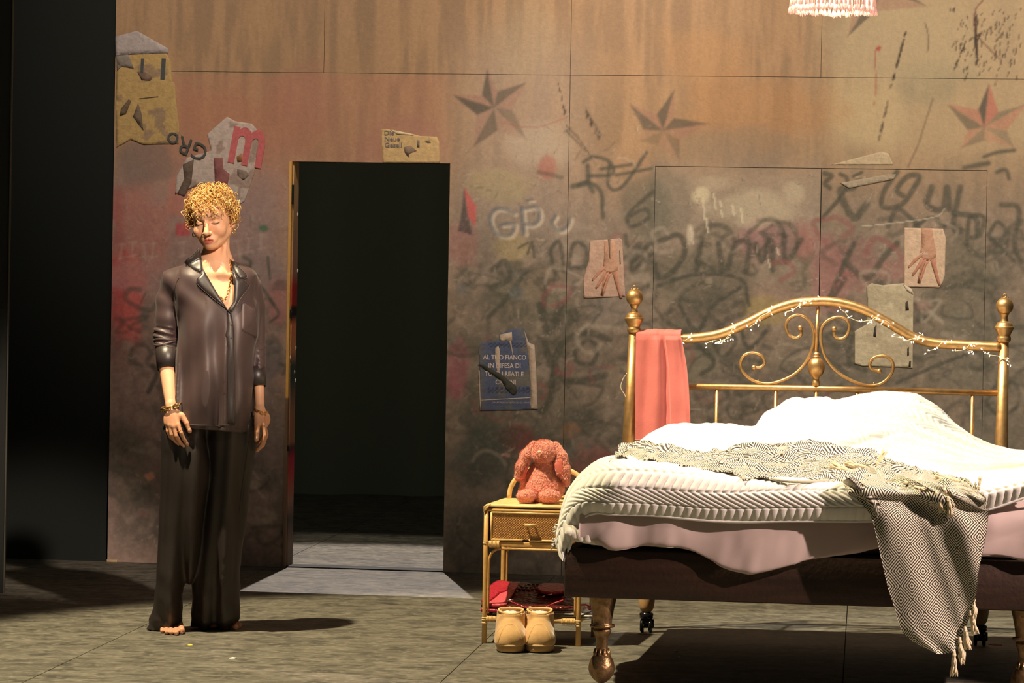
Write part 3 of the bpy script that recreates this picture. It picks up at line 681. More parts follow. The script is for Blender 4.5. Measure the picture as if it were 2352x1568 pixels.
# ================================================================ BED
BO = np.array([.311, 11.369, 0.]); TH_ = math.radians(8)
BU = np.array([math.cos(TH_), -math.sin(TH_), 0.]); BV = np.array([math.sin(TH_), math.cos(TH_), 0.]); BZ = np.array([0, 0, 1.])
def bw(u, v, z): return BO+BU*u+BV*v+BZ*z
def bp(px, py, v): return onp(px, py, BO+BV*v, BV)
def buvz(p): q = np.asarray(p)-BO; return q@BU, q@BV, q[..., 2]
VH = 2.10
brass = mat('brass', (.66, .40, .17), .40, .82, var=.18, vscale=30, bump=.05, bscale=90)
brassd = mat('antique_brass', (.42, .25, .11), .36, .85, var=.35, vscale=40, bump=.25, bscale=60)
bronze = mat('bronze_leg', (.25, .155, .075), .38, .85, var=.45, vscale=35, bump=.3, bscale=70)
wood_rail = mat('dark_rail_wood', (.030, .013, .007), .5, var=.4, vscale=10, vstretch=(.3, 1, 4), bump=.15, bscale=60)
woodleg = mat('raw_wood_leg', (.60, .36, .17), .5, var=.25, vscale=30, vstretch=(1, 1, .3))
blackpl = mat('black_plastic', (.01, .01, .011), .2)
steel = mat('steel', (.6, .58, .55), .25, 1.)
bed = empty('bed', bw(.68, 1., 0), 'double bed with brass scroll headboard, dark wooden rails and turned legs', 'bed')
P_ = lambda q: (q[0]@np.array([BU, BV, BZ])+BO, q[1])
RU0, RU1 = -.122, 1.50
zt = lambda px, py, v: bp(px, py, v)[2]
ZR0, ZR1 = .315, .475
# foot rail slightly lower to the right as in the photo
def rail(name, lo, hi, bev=.006, label=None): obj(name, *P_(box(lo, hi, bev)), wood_rail, bed, label=label)
rail('foot_rail', (RU0, -.04, ZR0), (RU1, .0, ZR1)); rail('side_rail', (RU0, .0, ZR0), (RU0+.035, VH-.04, ZR1)); rail('side_rail', (RU1-.035, .0, ZR0), (RU1, VH-.04, ZR1))
rail('head_rail', (RU0+.035, VH-.075, ZR0), (RU1-.035, VH-.04, ZR1))
rail('bed_base', (RU0+.035, .0, ZR1-.06), (RU1-.035, VH-.075, ZR1-.045), .002)
legp = smoothprof([(.004, .0), (.028, .022), (.041, .05), (.043, .075), (.034, .108), (.022, .128), (.0195, .15), (.021, .19), (.028, .212), (.030, .222), (.026, .232), (.040, .236), (.040, .246), (.031, .250), (.036, .30), (.045, .352), (.048, .372)], 4)
LZ = .0
def front_leg(px, top):
    b = bp(px, 1575, .02); b[2] = .028
    s = (ZR0+.01-.028)/.372
    pr = [(r, h*s) for r, h in legp]
    l = obj('leg', *lathe(pr, b, 32), bronze, bed, label='turned bronze front leg'); 
    for k in range(10):   # leaf carving on the neck
        a = k*2*PI/10; d = np.array([math.cos(a), math.sin(a), 0])
        obj('carved_leaf', *tube([b+d*.026+BZ*.112*s, b+d*.0235+BZ*.13*s, b+d*.022+BZ*.148*s], [.003, .006, .002], 6), bronze, l)
    c = MB(); 
    for sx in (-.012, .012): c.add(lathe([(.013, -.004), (.014, 0), (.014, .004), (.013, .006)], b+BU*sx+np.array([0, 0, -.014]), 16, BU))
    c.obj('caster', steel, l)
    return l
front_leg(1381, None); front_leg(2352, None)
rl = smoothprof([(.01, .0), (.024, .012), (.030, .035), (.031, .06), (.024, .085), (.020, .095), (.024, .099), (.0235, .13), (.019, .134), (.0215, .14), (.021, .2)], 3)
def rear_leg(px, py):
    g0 = fl(px, py); b = g0+np.array([0, 0, .075])
    s = (ZR0-.075+.01)/.2
    l = obj('leg', *lathe([(r*1.05, h*s) for r, h in rl], b, 24), woodleg, bed, label='turned bare-wood rear leg on a black caster')
    c = MB()
    c.add(lathe([(.018, -.026), (.026, -.018), (.027, -.002), (.02, .004), (.012, .006)], b, 16))
    c.add(P_l(g0, box((-.020, -.012, .018), (.030, .012, .052), .004)))
    c.obj('caster_fork', blackpl, l)
    c = MB()
    for sx in (-.016, .016): c.add(lathe([(.022, -.007), (.026, -.005), (.026, .005), (.022, .007)], g0+BU*sx+np.array([0, 0, .0262]), 20, BU))
    c.obj('caster_wheel', blackpl, l)
    c = MB(); c.add(lathe([(.007, -.001), (.007, .0035), (.003, .005)], g0-BV*.013+BU*-.012+np.array([0, 0, .032]), 12, -BV)); c.add(lathe([(.004, -.001), (.004, .0035), (.002, .005)], g0-BV*.013+BU*.016+np.array([0, 0, .045]), 10, -BV)); c.obj('caster_bolt', steel, l)
def P_l(o, q): return q[0]@np.array([BU, BV, BZ])+o, q[1]
rear_leg(1484, 1452); rear_leg(2250, 1482)
# ---- headboard
PV = VH
def post(px0, py0, px1, py1, key):
    """px0,py0 cap joint; px1,py1 lower visible"""
    a = bp(px0, py0, PV); b = bp(px1, py1, PV); d = (a-b); low = b-d*((b[2]-.30)/d[2])
    r1 = .0215; r0 = .026
    ph = obj('head_post', *tube(np.array([low, b, a]), [r0, r0*.99, .0185], 24), brass, bed)
    s = .0017
    cap = smoothprof([(.0, -.004), (.0195, -.002), (.0205, .0), (.025, .004), (.0265, .014), (.024, .022), (.0255, .03), (.033, .045), (.0365, .052), (.0365, .057), (.033, .060), (.030, .068), (.024, .075), (.0145, .079), (.0135, .084), (.0125, .09), (.014, .100), (.018, .107), (.0165, .109)], 3)
    obj('post_collar', *lathe(cap, a, 32), brass, ph)
    fin = [(.0145, .104)]+[(.033*math.sin(t), .137-.033*math.cos(t)) for t in np.linspace(.45, PI-.25, 16)]+[(.008, .17), (.0045, .172)]
    f = obj('finial_ball', *lathe(fin, a, 32), brass, ph)
    tt = np.linspace(0, 2*PI, 17)[:-1]; c = a+np.array([0, 0, .177])
    mb = MB(); mb.add(tube(np.array([c+BU*math.cos(t)*.006+BZ*math.sin(t)*.006 for t in tt]), .002, 6, True))
    mb.add(sphere(c+BU*-.012-BZ*.008, .0025, 6, 4)); mb.add(sphere(c+BU*.012-BZ*.008, .0025, 6, 4)); mb.obj('finial_ring', brass, ph)
    return a, b
post(1456, 764, 1446, 985, 0); post(2306, 785, 2300, 1045, 1)
hv = PV
TR = crv([bp(x, y, hv) for x, y in [(1455, 776), (1520, 778), (1585, 777), (1650, 768), (1710, 745), (1770, 715), (1820, 698), (1870, 692), (1920, 694), (1980, 710), (2040, 741), (2095, 773), (2140, 787), (2200, 792), (2300, 797)]], 8)
obj('top_rail', *tube(TR, .0185, 20), brass, bed)
LR = np.array([bp(1450, 885, hv), bp(1875, 892, hv), bp(2302, 903, hv)])
obj('lower_rail', *tube(LR, .0115, 16), brass, bed)
for x in (1647, 1782, 1875, 1969, 2102, 2234):
    t = (x-1450)/(2302-1450); y = 885+18*t
    a = bp(x, y, hv); b = a.copy(); b[2] = .44
    obj('spindle', *tube([b, a], .0072, 12), brass, bed)
obj('bottom_rail', *tube([bp(1447, 1000, hv)*[1, 1, 0]+[0, 0, .47], bp(2300, 1045, hv)*[1, 1, 0]+[0, 0, .47]], .0115, 12), brass, bed)
vm = bp(1874, 884, hv-.0); 
obj('centre_spindle', *tube([bp(1873, 830, hv), bp(1879, 706, hv)], .0062, 12), brass, bed)
vase = smoothprof([(.013, .0), (.016, .01), (.012, .024), (.014, .034), (.026, .046), (.0325, .066), (.031, .086), (.022, .102), (.013, .108), (.015, .112), (.012, .117), (.013, .122), (.008, .130)], 4)
obj('centre_vase', *lathe(vase, bp(1874, 886, hv), 28), brass, bed)
def scroll(pts):
    P = crv([bp(x, y, hv) for x, y in pts], 6); n = len(P); s = obj('scroll', *tube(P, .0062, 12), brass, bed)
    for e in (0, -1): obj('scroll_ball', *sphere(P[e]-BV*.002, .0105, 14, 10), brass, s)
L_ = [(1838, 753), (1840, 768), (1828, 776), (1812, 768), (1805, 748), (1814, 730), (1834, 723), (1855, 733), (1867, 755), (1869, 785), (1855, 825), (1830, 855), (1795, 874), (1760, 881), (1727, 872), (1706, 853), (1701, 832), (1711, 815), (1730, 810), (1749, 817), (1756, 832), (1748, 843), (1732, 844)]
R_ = [(1916, 755), (1917, 771), (1930, 778), (1944, 771), (1951, 752), (1945, 735), (1926, 728), (1903, 735), (1888, 753), (1886, 785), (1897, 822), (1922, 853), (1957, 874), (1992, 885), (2020, 882), (2040, 868), (2051, 848), (2048, 828), (2030, 817), (2008, 821), (1998, 835), (2003, 848), (2020, 852)]
scroll(L_); scroll(R_)
obj('scroll_knob', *sphere(bp(1742, 875, hv), (.003, .003, .006), 8, 6), brass, bed); obj('scroll_knob', *sphere(bp(2007, 881, hv), (.003, .003, .006), 8, 6), brass, bed)
# ---- mattress
linen = mat('cream_linen', (.78, .72, .64), .85, sheen=.3, bump=.04, bscale=500, spec=.2)
lilac = mat('dusty_pink_linen', (.56, .44, .42), .85, sheen=.3, bump=.04, bscale=500, spec=.2)
white = mat('white_cotton', (.84, .82, .77), .8, sheen=.4, bump=.04, bscale=500, spec=.25)
mt = obj('mattress', *P_(box((-.085, .03, .478), (1.46, VH-.06, .66), .04)), linen, None, label='thick mattress in a cream fitted sheet lying on the bed frame', cat='mattress')
def sheet(rows, nu, nv, disp=None, UVs=None, sm=True, wp=1.0):
    """rows: list of polylines of world pts -> smooth grid (nv across rows, nu along)"""
    R = []
    for r in rows:
        c = crv(r, 8); d = np.r_[0, np.cumsum(np.linalg.norm(np.diff(c, axis=0), axis=1))]; t = np.linspace(0, d[-1], nu)
        R.append(np.stack([np.interp(t, d, c[:, i]) for i in range(3)], 1))
    R = np.array(R); m = 12
    out = np.array([crv(R[:, i], m) for i in range(nu)])      # nu, M, 3
    M_ = out.shape[1]
    d = np.r_[0, np.cumsum(np.linalg.norm(np.diff(out, axis=1), axis=2).mean(0))]; t = d[-1]*np.linspace(0, 1, nv)**wp
    G = np.stack([[np.interp(t, d, out[i, :, k]) for i in range(nu)] for k in range(3)], -1)  # nu,nv,3
    G = np.transpose(G, (1, 0, 2))                            # nv,nu,3
    return G
def gobj(name, G, m, parent=None, disp=None, th=.006, uv=None, **kw):
    nv, nu = G.shape[:2]; V = G.reshape(-1, 3); Fc = gridF(nu, nv); N = vnorm(V, Fc)
    if disp is not None: V = V+N*disp.reshape(-1, 1)
    if th:
        n = len(V); W = np.concatenate([V, V-N*th]); F2 = Fc[:, ::-1]+n
        b = [j*nu for j in range(nv)]; e = [j*nu+nu-1 for j in range(nv)]; t0 = list(range(nu)); t1 = [(nv-1)*nu+i for i in range(nu)]
        S = []
        for L, fl_ in ((b, 1), (e, 0), (t0, 0), (t1, 1)):
            for a, c in zip(L[:-1], L[1:]): S.append((a, c, c+n, a+n) if fl_ == 0 else (c, a, a+n, c+n))
        Fc = np.concatenate([Fc, F2, np.array(S)]); V = W
        if uv is not None: uv = np.concatenate([uv, uv])
    return obj(name, V, Fc, m, parent, uv=uv, **kw)
def arcs(G):
    """approx metric coordinates of grid"""
    du = np.linalg.norm(np.diff(G, axis=1), axis=2); dv_ = np.linalg.norm(np.diff(G, axis=0), axis=2)
    U_ = np.concatenate([np.zeros((G.shape[0], 1)), np.cumsum(du, 1)], 1); V_ = np.concatenate([np.zeros((1, G.shape[1])), np.cumsum(dv_, 0)], 0)
    return U_, V_
def rowp(v, pts): return [bp(x, y, v) if np.isscalar(v) else bp(x, y, np.interp(x, v[0], v[1])) for x, y in pts]
# hanging flat sheet at the foot (dusty pink)
hems = [(1330, 1240), (1360, 1246), (1385, 1248), (1410, 1258), (1450, 1259), (1485, 1252), (1530, 1252), (1580, 1264), (1620, 1284), (1665, 1303), (1710, 1312), (1750, 1312), (1800, 1304), (1860, 1290), (1920, 1276), (2000, 1262), (2080, 1258), (2200, 1268), (2300, 1281), (2352, 1287), (2440, 1290)]
up = [(x+2, 1130+.02*(x-1330)) for x, y in hems]
def fx(pts, dy): return [(x, y+dy) for x, y in pts]
mid = [(x, (y+1170+.02*(x-1330))/2) for x, y in hems]
rows = [rowp(-.020, up), rowp(-.070, fx(up, 40)), rowp(-.076, mid), rowp(-.074, fx(hems, -8)), rowp(-.066, hems)]
G = sheet(rows, 260, 50); U_, V_ = arcs(G)
q3 = np.stack([U_, V_, U_*0], -1)
dsp = (fbm(q3*np.array([1, .45, 1]), 7, 3, 4)-.5)*.03*sst(V_, .01, .1)+np.sin(U_*26+2*np.sin(U_*5)+V_*9)*.006*sst(V_, .02, .12)+.005*(1-np.abs(np.sin(U_*9+V_*14+2*np.sin(U_*3))))*sst(V_, .02, .1)
gobj('flat_sheet', G, lilac, None, dsp, .003, label='dusty pink flat sheet hanging over the foot rail of the bed', cat='sheet')
# cream sheet bunched at the left corner
mb = MB()
for i, (x, w_, t) in enumerate([(1322, .018, 1236), (1336, .02, 1244), (1352, .022, 1247), (1368, .02, 1250), (1384, .018, 1252), (1310, .016, 1228), (1400, .012, 1256)]):
    mb.add(tube(crv([bp(x+6, 1170, .02), bp(x+2, 1195, -.03), bp(x, 1220, -.052), bp(x-2, t, -.052)], 6), [w_*1.1]*18+[w_*.8], 14, flat=.8, up=BV))
mb.obj('fitted_sheet_corner', linen, mt)
# ---- quilt
hem = [(1298, 1289), (1306, 1262), (1322, 1222), (1345, 1187), (1372, 1177), (1400, 1180), (1440, 1181), (1500, 1183), (1570, 1190), (1640, 1196), (1720, 1198), (1800, 1196), (1900, 1196), (2000, 1196), (2100, 1190), (2200, 1180), (2275, 1168), (2352, 1143), (2440, 1120)]
q1 = [(1290, 1286), (1288, 1258), (1298, 1215), (1320, 1172), (1355, 1152), (1395, 1151), (1445, 1152), (1500, 1154), (1570, 1160), (1640, 1168), (1720, 1172), (1800, 1172), (1900, 1172), (2000, 1172), (2100, 1166), (2200, 1158), (2280, 1146), (2352, 1130), (2440, 1108)]
q2 = [(1284, 1276), (1279, 1246), (1285, 1200), (1304, 1156), (1335, 1124), (1375, 1108), (1410, 1104), (1450, 1106), (1500, 1108), (1570, 1116), (1640, 1124), (1720, 1130), (1800, 1132), (1900, 1136), (2000, 1138), (2100, 1138), (2200, 1135), (2280, 1128), (2352, 1112), (2440, 1092)]
q3_ = [(1279, 1255), (1279, 1225), (1288, 1182), (1304, 1138), (1335, 1100), (1380, 1070), (1420, 1064), (1460, 1066), (1510, 1068), (1570, 1078), (1640, 1088), (1720, 1098), (1800, 1104), (1900, 1110), (2000, 1114), (2100, 1118), (2200, 1118), (2280, 1112), (2352, 1098), (2440, 1078)]
q4 = [(1277, 1243), (1280, 1212), (1291, 1163), (1308, 1124), (1340, 1088), (1378, 1060), (1430, 1047), (1470, 1046), (1520, 1050), (1580, 1060), (1640, 1070), (1720, 1082), (1800, 1088), (1900, 1094), (2000, 1098), (2100, 1100), (2200, 1100), (2280, 1098), (2352, 1084), (2440, 1066)]
q5 = [(1282, 1235), (1286, 1200), (1298, 1155), (1318, 1115), (1350, 1078), (1385, 1054), (1404, 1046), (1420, 1043), (1445, 1040), (1480, 1040), (1530, 1044), (1590, 1050), (1650, 1054), (1720, 1056), (1800, 1056), (1900, 1062), (2000, 1072), (2100, 1085), (2200, 1092), (2280, 1086), (2352, 1076), (2440, 1060)]
q6 = [(1310, 1230), (1318, 1190), (1340, 1140), (1370, 1095), (1400, 1062), (1425, 1046), (1440, 1042), (1452, 1041), (1480, 1040), (1530, 1040), (1575, 1036), (1620, 1030), (1670, 1018), (1730, 1006), (1800, 1000), (1900, 1010), (2000, 1030), (2100, 1052), (2200, 1068), (2280, 1070), (2352, 1066), (2440, 1052)]
q7 = [(1420, 1180), (1424, 1140), (1432, 1100), (1445, 1072), (1462, 1056), (1480, 1048), (1500, 1044), (1525, 1040), (1560, 1030), (1605, 1012), (1650, 1000), (1700, 990), (1760, 975), (1820, 955), (1880, 944), (1960, 945), (2050, 965), (2130, 1000), (2230, 1040), (2340, 1062), (2440, 1050)]
q8 = [(1500, 1066), (1505, 1062), (1512, 1058), (1525, 1052), (1550, 1044), (1580, 1036), (1610, 1020), (1650, 1005), (1700, 985), (1750, 972), (1800, 962), (1838, 943), (1900, 928), (1985, 914), (2060, 912), (2130, 930), (2200, 985), (2300, 1035), (2430, 1046)]
q9 = [(1520, 1075), (1525, 1070), (1532, 1066), (1545, 1062), (1570, 1056), (1600, 1050), (1640, 1040), (1690, 1020), (1740, 1000), (1790, 980), (1820, 962), (1850, 942), (1920, 925), (1990, 910), (2040, 905), (2110, 914), (2170, 945), (2240, 1008), (2400, 1050)]
q10 = [(1530, 1085), (1535, 1083), (1540, 1080), (1555, 1078), (1580, 1074), (1610, 1070), (1650, 1066), (1700, 1062), (1740, 1058), (1790, 1050), (1820, 1046), (1850, 1042), (1920, 1040), (1990, 1038), (2040, 1036), (2110, 1038), (2170, 1046), (2240, 1056), (2400, 1070)]
rows = [rowp(([1298, 1345, 1400], [-.03, -.07, -.096]), hem), rowp(([1290, 1345, 1400], [-.04, -.09, -.116]), q1), rowp(([1280, 1330, 1400], [.0, -.055, -.122]), q2), rowp(([1280, 1335, 1420], [.06, .02, -.07]), q3_),
        rowp(([1280, 1400], [.16, .14]), q4), rowp(.5, q5), rowp(.85, q6), rowp(1.2, q7), rowp(1.42, q8), rowp(1.58, q9), rowp(1.68, q10)]
G = sheet(rows, 680, 440, wp=1.45); U_, V_ = arcs(G)
# chevron channels
def chev(U_, V_, per=.19, ch=.023, depth=.0075):
    a = np.abs(((U_*0+V_)/(per/2)) % 2-1)*(per/2)     # zigzag along V
    ph = (U_+a*1.0)/ch
    return depth*(np.abs(np.sin(ph*PI))**.6-.6)-depth*.8*np.exp(-(np.abs(np.abs((V_/(per/2)) % 1-.5)-.5)/.05)**2)
uu = U_[:180].mean(0, keepdims=True)*.75+U_*.25
vv = V_+.0
dsp = chev(uu+.012*np.sin(V_*8), vv, .124, .029, .0056)*sst(V_, -.01, .03)
q = np.stack([U_, V_, U_*0], -1)
dsp = dsp+(fbm(q, 6, 3, 8)-.5)*.03*sst(V_, .3, .6)+(fbm(q, 3, 2, 9)-.5)*.02
fold = lambda x0, y0, x1, y1: np.abs((U_-x0)*(y1-y0)-(V_-y0)*(x1-x0))/math.hypot(x1-x0, y1-y0)
for (x0, y0, x1, y1, w_, d_) in [(1.0, .75, 1.25, 1.35, .02, .018), (.75, .9, .8, 1.6, .03, .015), (1.25, .6, 1.6, .95, .03, .015), (.45, .95, .7, 1.3, .02, .012)]:
    t = ((U_-x0)*(x1-x0)+(V_-y0)*(y1-y0))/((x1-x0)**2+(y1-y0)**2)
    dsp = dsp-d_*np.exp(-(fold(x0, y0, x1, y1)/w_)**2)*sst(t, -.1, .15)*(1-sst(t, .85, 1.1))
quilt = gobj('quilt', G, white, None, dsp, 0, label='white chevron-quilted bedspread heaped across the bed and draped over its foot', cat='bedspread')
obj('hem_edge', *tube(G[0, ::6], .0055, 6), white, quilt)
# frayed corner tufts
mb = MB()
for (x, y) in [(1277, 1212), (1279, 1222), (1276, 1240), (1275, 1248), (1283, 1206), (1274, 1255)]:
    c = bp(x, y, .1)
    for k in range(5): mb.add(tube([c, c+np.array([rnd.uniform(-.014, -.002), rnd.uniform(-.01, .01), rnd.uniform(-.010, .008)])], [.0035, .0012], 5))
mb.obj('frayed_edge', white, quilt)
# ---- pillows
def pillow(name, corners_uv, zc, ht, lab, tilt=0., seed=0, rot=0., grp=None):
    (u0, u1), (v0, v1) = corners_uv; n = 70; a = np.linspace(-1, 1, n); A, B = np.meshgrid(a, a)
    prof = np.clip((1-np.abs(A)**2.6), 0, 1)**.42*np.clip((1-np.abs(B)**2.6), 0, 1)**.42
    pinch = 1-.06*(1-np.abs(A)**2)*0
    X = (u0+u1)/2+(u1-u0)/2*A*(1-.07*(1-B*B)); Y = (v0+v1)/2+(v1-v0)/2*B*(1-.07*(1-A*A))
    P = np.stack([A, B, A*0+seed], -1); wr = (fbm(P, 2.2, 3, seed)-.5)*.05*prof+np.sin(A*9+B*4+seed)*.004*prof
    Z = prof*ht/2
    top = np.stack([X, Y, zc+Z+wr+tilt*A], -1); bot = np.stack([X, Y, zc-Z*.8+tilt*A], -1)
    V = np.concatenate([top.reshape(-1, 3), bot.reshape(-1, 3)]); F1 = gridF(n, n); F2 = F1[:, ::-1]+n*n
    # stitch rims
    S = []
    for L, s in (([i for i in range(n)], 1), ([(n-1)*n+i for i in range(n)], 0), ([i*n for i in range(n)], 0), ([i*n+n-1 for i in range(n)], 1)):
        for p, r_ in zip(L[:-1], L[1:]): S.append((r_, p, p+n*n, r_+n*n) if s else (p, r_, r_+n*n, p+n*n))
    V = V@np.array([BU, BV, BZ])+BO
    o = obj(name, V, np.concatenate([F1, F2, np.array(S)]), white, None, label=lab, cat='pillow', group=grp)
    return o
zm = .66
pillow('pillow', ((-.06, .50), (1.42, 1.86)), zm+.075, .17, 'plump white pillow at the left corner of the bed, nearest the red cloth', .0, 1)
pillow('pillow', ((.36, .78), (1.50, 1.92)), zm+.125, .27, 'white pillow heaped between the left pillow and the quilt, its peak by the spindles', .012, 5)
# ================================================================ THROW BLANKET
def m_diamond(name, cell=.075, n=6.5):
    m = mat(name, (.8, .76, .64), .9, sheen=.35, bump=.10, bscale=420, spec=.15); nt = m.node_tree; N = nt.nodes; L = nt.links; b = N['Principled BSDF']
    uv = N.new('ShaderNodeUVMap'); uv.uv_map = 'UVMap'; sp = N.new('ShaderNodeSeparateXYZ'); L.new(uv.outputs[0], sp.inputs[0])
    def mth(op, a, b_=None, c=None):
        x = N.new('ShaderNodeMath'); x.operation = op
        for i, v in enumerate((a, b_, c)):
            if v is None: continue
            if isinstance(v, (int, float)): x.inputs[i].default_value = v
            else: L.new(v, x.inputs[i])
        return x.outputs[0]
    def tri(v, per): return mth('ABSOLUTE', mth('SUBTRACT', mth('FRACT', mth('DIVIDE', v, per)), .5))   # 0..0.5
    nz = N.new('ShaderNodeTexNoise'); nz.inputs['Scale'].default_value = 900; L.new(uv.outputs[0], nz.inputs[0])
    d = mth('ADD', tri(sp.outputs[0], cell), tri(sp.outputs[1], cell*1.12))       # 0 centre .. 1
    d2 = mth('MINIMUM', d, mth('SUBTRACT', 1.0, d))
    ring = mth('FRACT', mth('ADD', mth('MULTIPLY', d2, n*2), mth('MULTIPLY', mth('SUBTRACT', nz.outputs[0], .5), .25)))
    ln = mth('LESS_THAN', ring, .50)
    mx = N.new('ShaderNodeMixRGB'); L.new(ln, mx.inputs[0]); mx.inputs[1].default_value = (.84, .79, .66, 1); mx.inputs[2].default_value = (.05, .042, .03, 1)
    L.new(mx.outputs[0], b.inputs['Base Color']); return m
diam = m_diamond('diamond_weave', .076, 4.25)
wool = mat('cream_wool', (.80, .68, .46), .9, sheen=.4, bump=.3, bscale=300, spec=.15)
wool2 = mat('grey_wool_underside', (.48, .46, .36), .9, sheen=.3, bump=.3, bscale=300)
throw = empty('throw_blanket', bw(1.0, -.1, .5), 'grey and cream diamond-patterned throw blanket crumpled over the quilt, hanging down the foot', 'blanket')
def uvg(G, off=(0, 0), rot=0.):
    U_, V_ = arcs(G); V_ = V_.mean(1, keepdims=True)+0*V_; U_ = ((G-BO)@BU)*1.03; c, s = math.cos(rot), math.sin(rot); U_, V_ = U_*c-V_*s+off[0], U_*s+V_*c+off[1]
    return np.stack([U_.ravel(), V_.ravel()], 1)
QME = quilt.data; QV = np.array([v.co[:] for v in QME.vertices])+ORG['quilt']; BQ = BVHTree.FromPolygons([tuple(v) for v in QV], [tuple(p.vertices) for p in QME.polygons])
def rowq(pts, off, vdef=None, lift=0.):
    out = []; last = None; vs_ = []
    for x, y in pts:
        hh = BQ.ray_cast(Vector(CAMP), Vector(ray(x, y)).normalized()); vs_.append(buvz(np.array(hh[0]))[1] if hh[0] else None)
    k = [i for i, v in enumerate(vs_) if v is not None]
    f_ = np.interp(range(len(vs_)), k, [vs_[i] for i in k]) if k else np.full(len(vs_), vdef)
    f_ = np.convolve(np.r_[f_[0], f_, f_[-1]], [.25, .5, .25], 'valid')
    return [bp(x, y, v-off) for (x, y), v in zip(pts, f_)]
# upper crumpled band : rows bottom to top
lowe = [(1412, 1054), (1450, 1054), (1490, 1058), (1530, 1066), (1570, 1068), (1610, 1076), (1660, 1086), (1700, 1096), (1740, 1100), (1790, 1106), (1840, 1110), (1890, 1106), (1940, 1104), (1990, 1112), (2040, 1118), (2100, 1128), (2160, 1140), (2215, 1156), (2262, 1166)]
m1 = [(1416, 1046), (1450, 1044), (1490, 1048), (1530, 1058), (1570, 1058), (1610, 1066), (1660, 1072), (1700, 1078), (1740, 1086), (1790, 1092), (1840, 1096), (1890, 1088), (1940, 1082), (1990, 1086), (2040, 1096), (2100, 1112), (2160, 1122), (2215, 1138), (2266, 1150)]
m2 = [(1420, 1038), (1452, 1036), (1490, 1034), (1530, 1044), (1570, 1048), (1610, 1056), (1660, 1058), (1700, 1058), (1740, 1064), (1790, 1074), (1840, 1080), (1890, 1072), (1940, 1064), (1990, 1064), (2040, 1078), (2100, 1096), (2160, 1108), (2215, 1124), (2264, 1140)]
m3 = [(1424, 1034), (1455, 1028), (1490, 1024), (1530, 1034), (1570, 1042), (1610, 1048), (1660, 1048), (1700, 1042), (1740, 1036), (1790, 1052), (1840, 1056), (1890, 1054), (1940, 1052), (1990, 1048), (2040, 1064), (2100, 1084), (2160, 1098), (2215, 1112), (2255, 1128)]
m4 = [(1428, 1032), (1458, 1025), (1490, 1020), (1530, 1029), (1570, 1040), (1610, 1045), (1660, 1040), (1700, 1030), (1740, 1022), (1790, 1026), (1840, 1018), (1870, 1012), (1930, 1026), (1985, 1038), (2040, 1056), (2100, 1077), (2160, 1092), (2215, 1106), (2245, 1118)]
m5 = [(x, y+12) for x, y in m4]
rows = [rowq(lowe, .005), rowq(m1, .035), rowq(m2, .035), rowq(m3, .04), rowq(m4, .05), rowq(m5, .0)]
G = sheet(rows, 360, 100); U_, V_ = arcs(G); q = np.stack([U_, V_, U_*0], -1)
dsp = (fbm(q*np.array([1, 1.6, 1]), 9, 3, 31)-.5)*.055+.012*(1-np.abs(np.sin(U_*11+V_*26+3*fbm(q, 5, 2, 77))))*sst(V_, .0, .04)+.008*np.sin(U_*38+V_*30+4*np.sin(U_*9))*sst(-U_, -.45, -.2)+(np.abs((V_-.10-.03*np.sin(U_*7))/.02) < 1)*-.012*np.cos((V_-.10-.03*np.sin(U_*7))/.02*PI/2)*sst(U_, .3, .5)
gobj('blanket_fold', G, diam, throw, dsp, .004, uv=uvg(G, (0, .02), -.35))
# second fold lobe (over it, centre)
def lobe(pts_rows, vs, amp, seed, rot, off, nu=120, nv=45, name='blanket_fold', m=None):
    rows = [rowp(v, r) if not np.isscalar(v) or v < 0 else rowq(r, .05 if i_ < len(vs)-1 else .0) for i_, (v, r) in enumerate(zip(vs, pts_rows))]; G = sheet(rows, nu, nv); U_, V_ = arcs(G); q = np.stack([U_, V_, U_*0], -1)
    return gobj(name, G, m or diam, throw, (fbm(q, 12, 3, seed)-.5)*amp, .004, uv=uvg(G, off, rot))
lobe([[(1705, 1100), (1760, 1094), (1830, 1092), (1900, 1078), (1980, 1066), (2010, 1072)], [(1702, 1090), (1760, 1080), (1830, 1074), (1900, 1062), (1975, 1050), (2012, 1062)], [(1712, 1082), (1770, 1066), (1835, 1058), (1900, 1050), (1970, 1040), (2005, 1054)], [(1722, 1082), (1775, 1064), (1838, 1056), (1900, 1048), (1965, 1040), (1998, 1056)]], [.20, .18, .22, .30], .014, 5, .3, (.3, .1))
lobe([[(1560, 1068), (1620, 1070), (1690, 1070), (1750, 1060), (1800, 1040)], [(1565, 1058), (1620, 1056), (1690, 1046), (1750, 1030), (1808, 1024)], [(1580, 1050), (1625, 1047), (1690, 1034), (1750, 1020), (1800, 1016)], [(1590, 1052), (1630, 1050), (1690, 1040), (1750, 1026), (1795, 1022)]], [.40, .38, .42, .5], .014, 6, -.3, (.5, .4))
# rolled edge flap
mb = MB(); mb.add(tube(crv(rowq([(1706, 1088), (1712, 1074), (1722, 1070), (1732, 1080), (1745, 1094), (1800, 1104), (1860, 1106), (1900, 1102)], .045), 8), [.011]*20+[.007]*37, 10, flat=.7)); mb.obj('rolled_edge', wool2, throw, label='grey rolled edge of the throw')
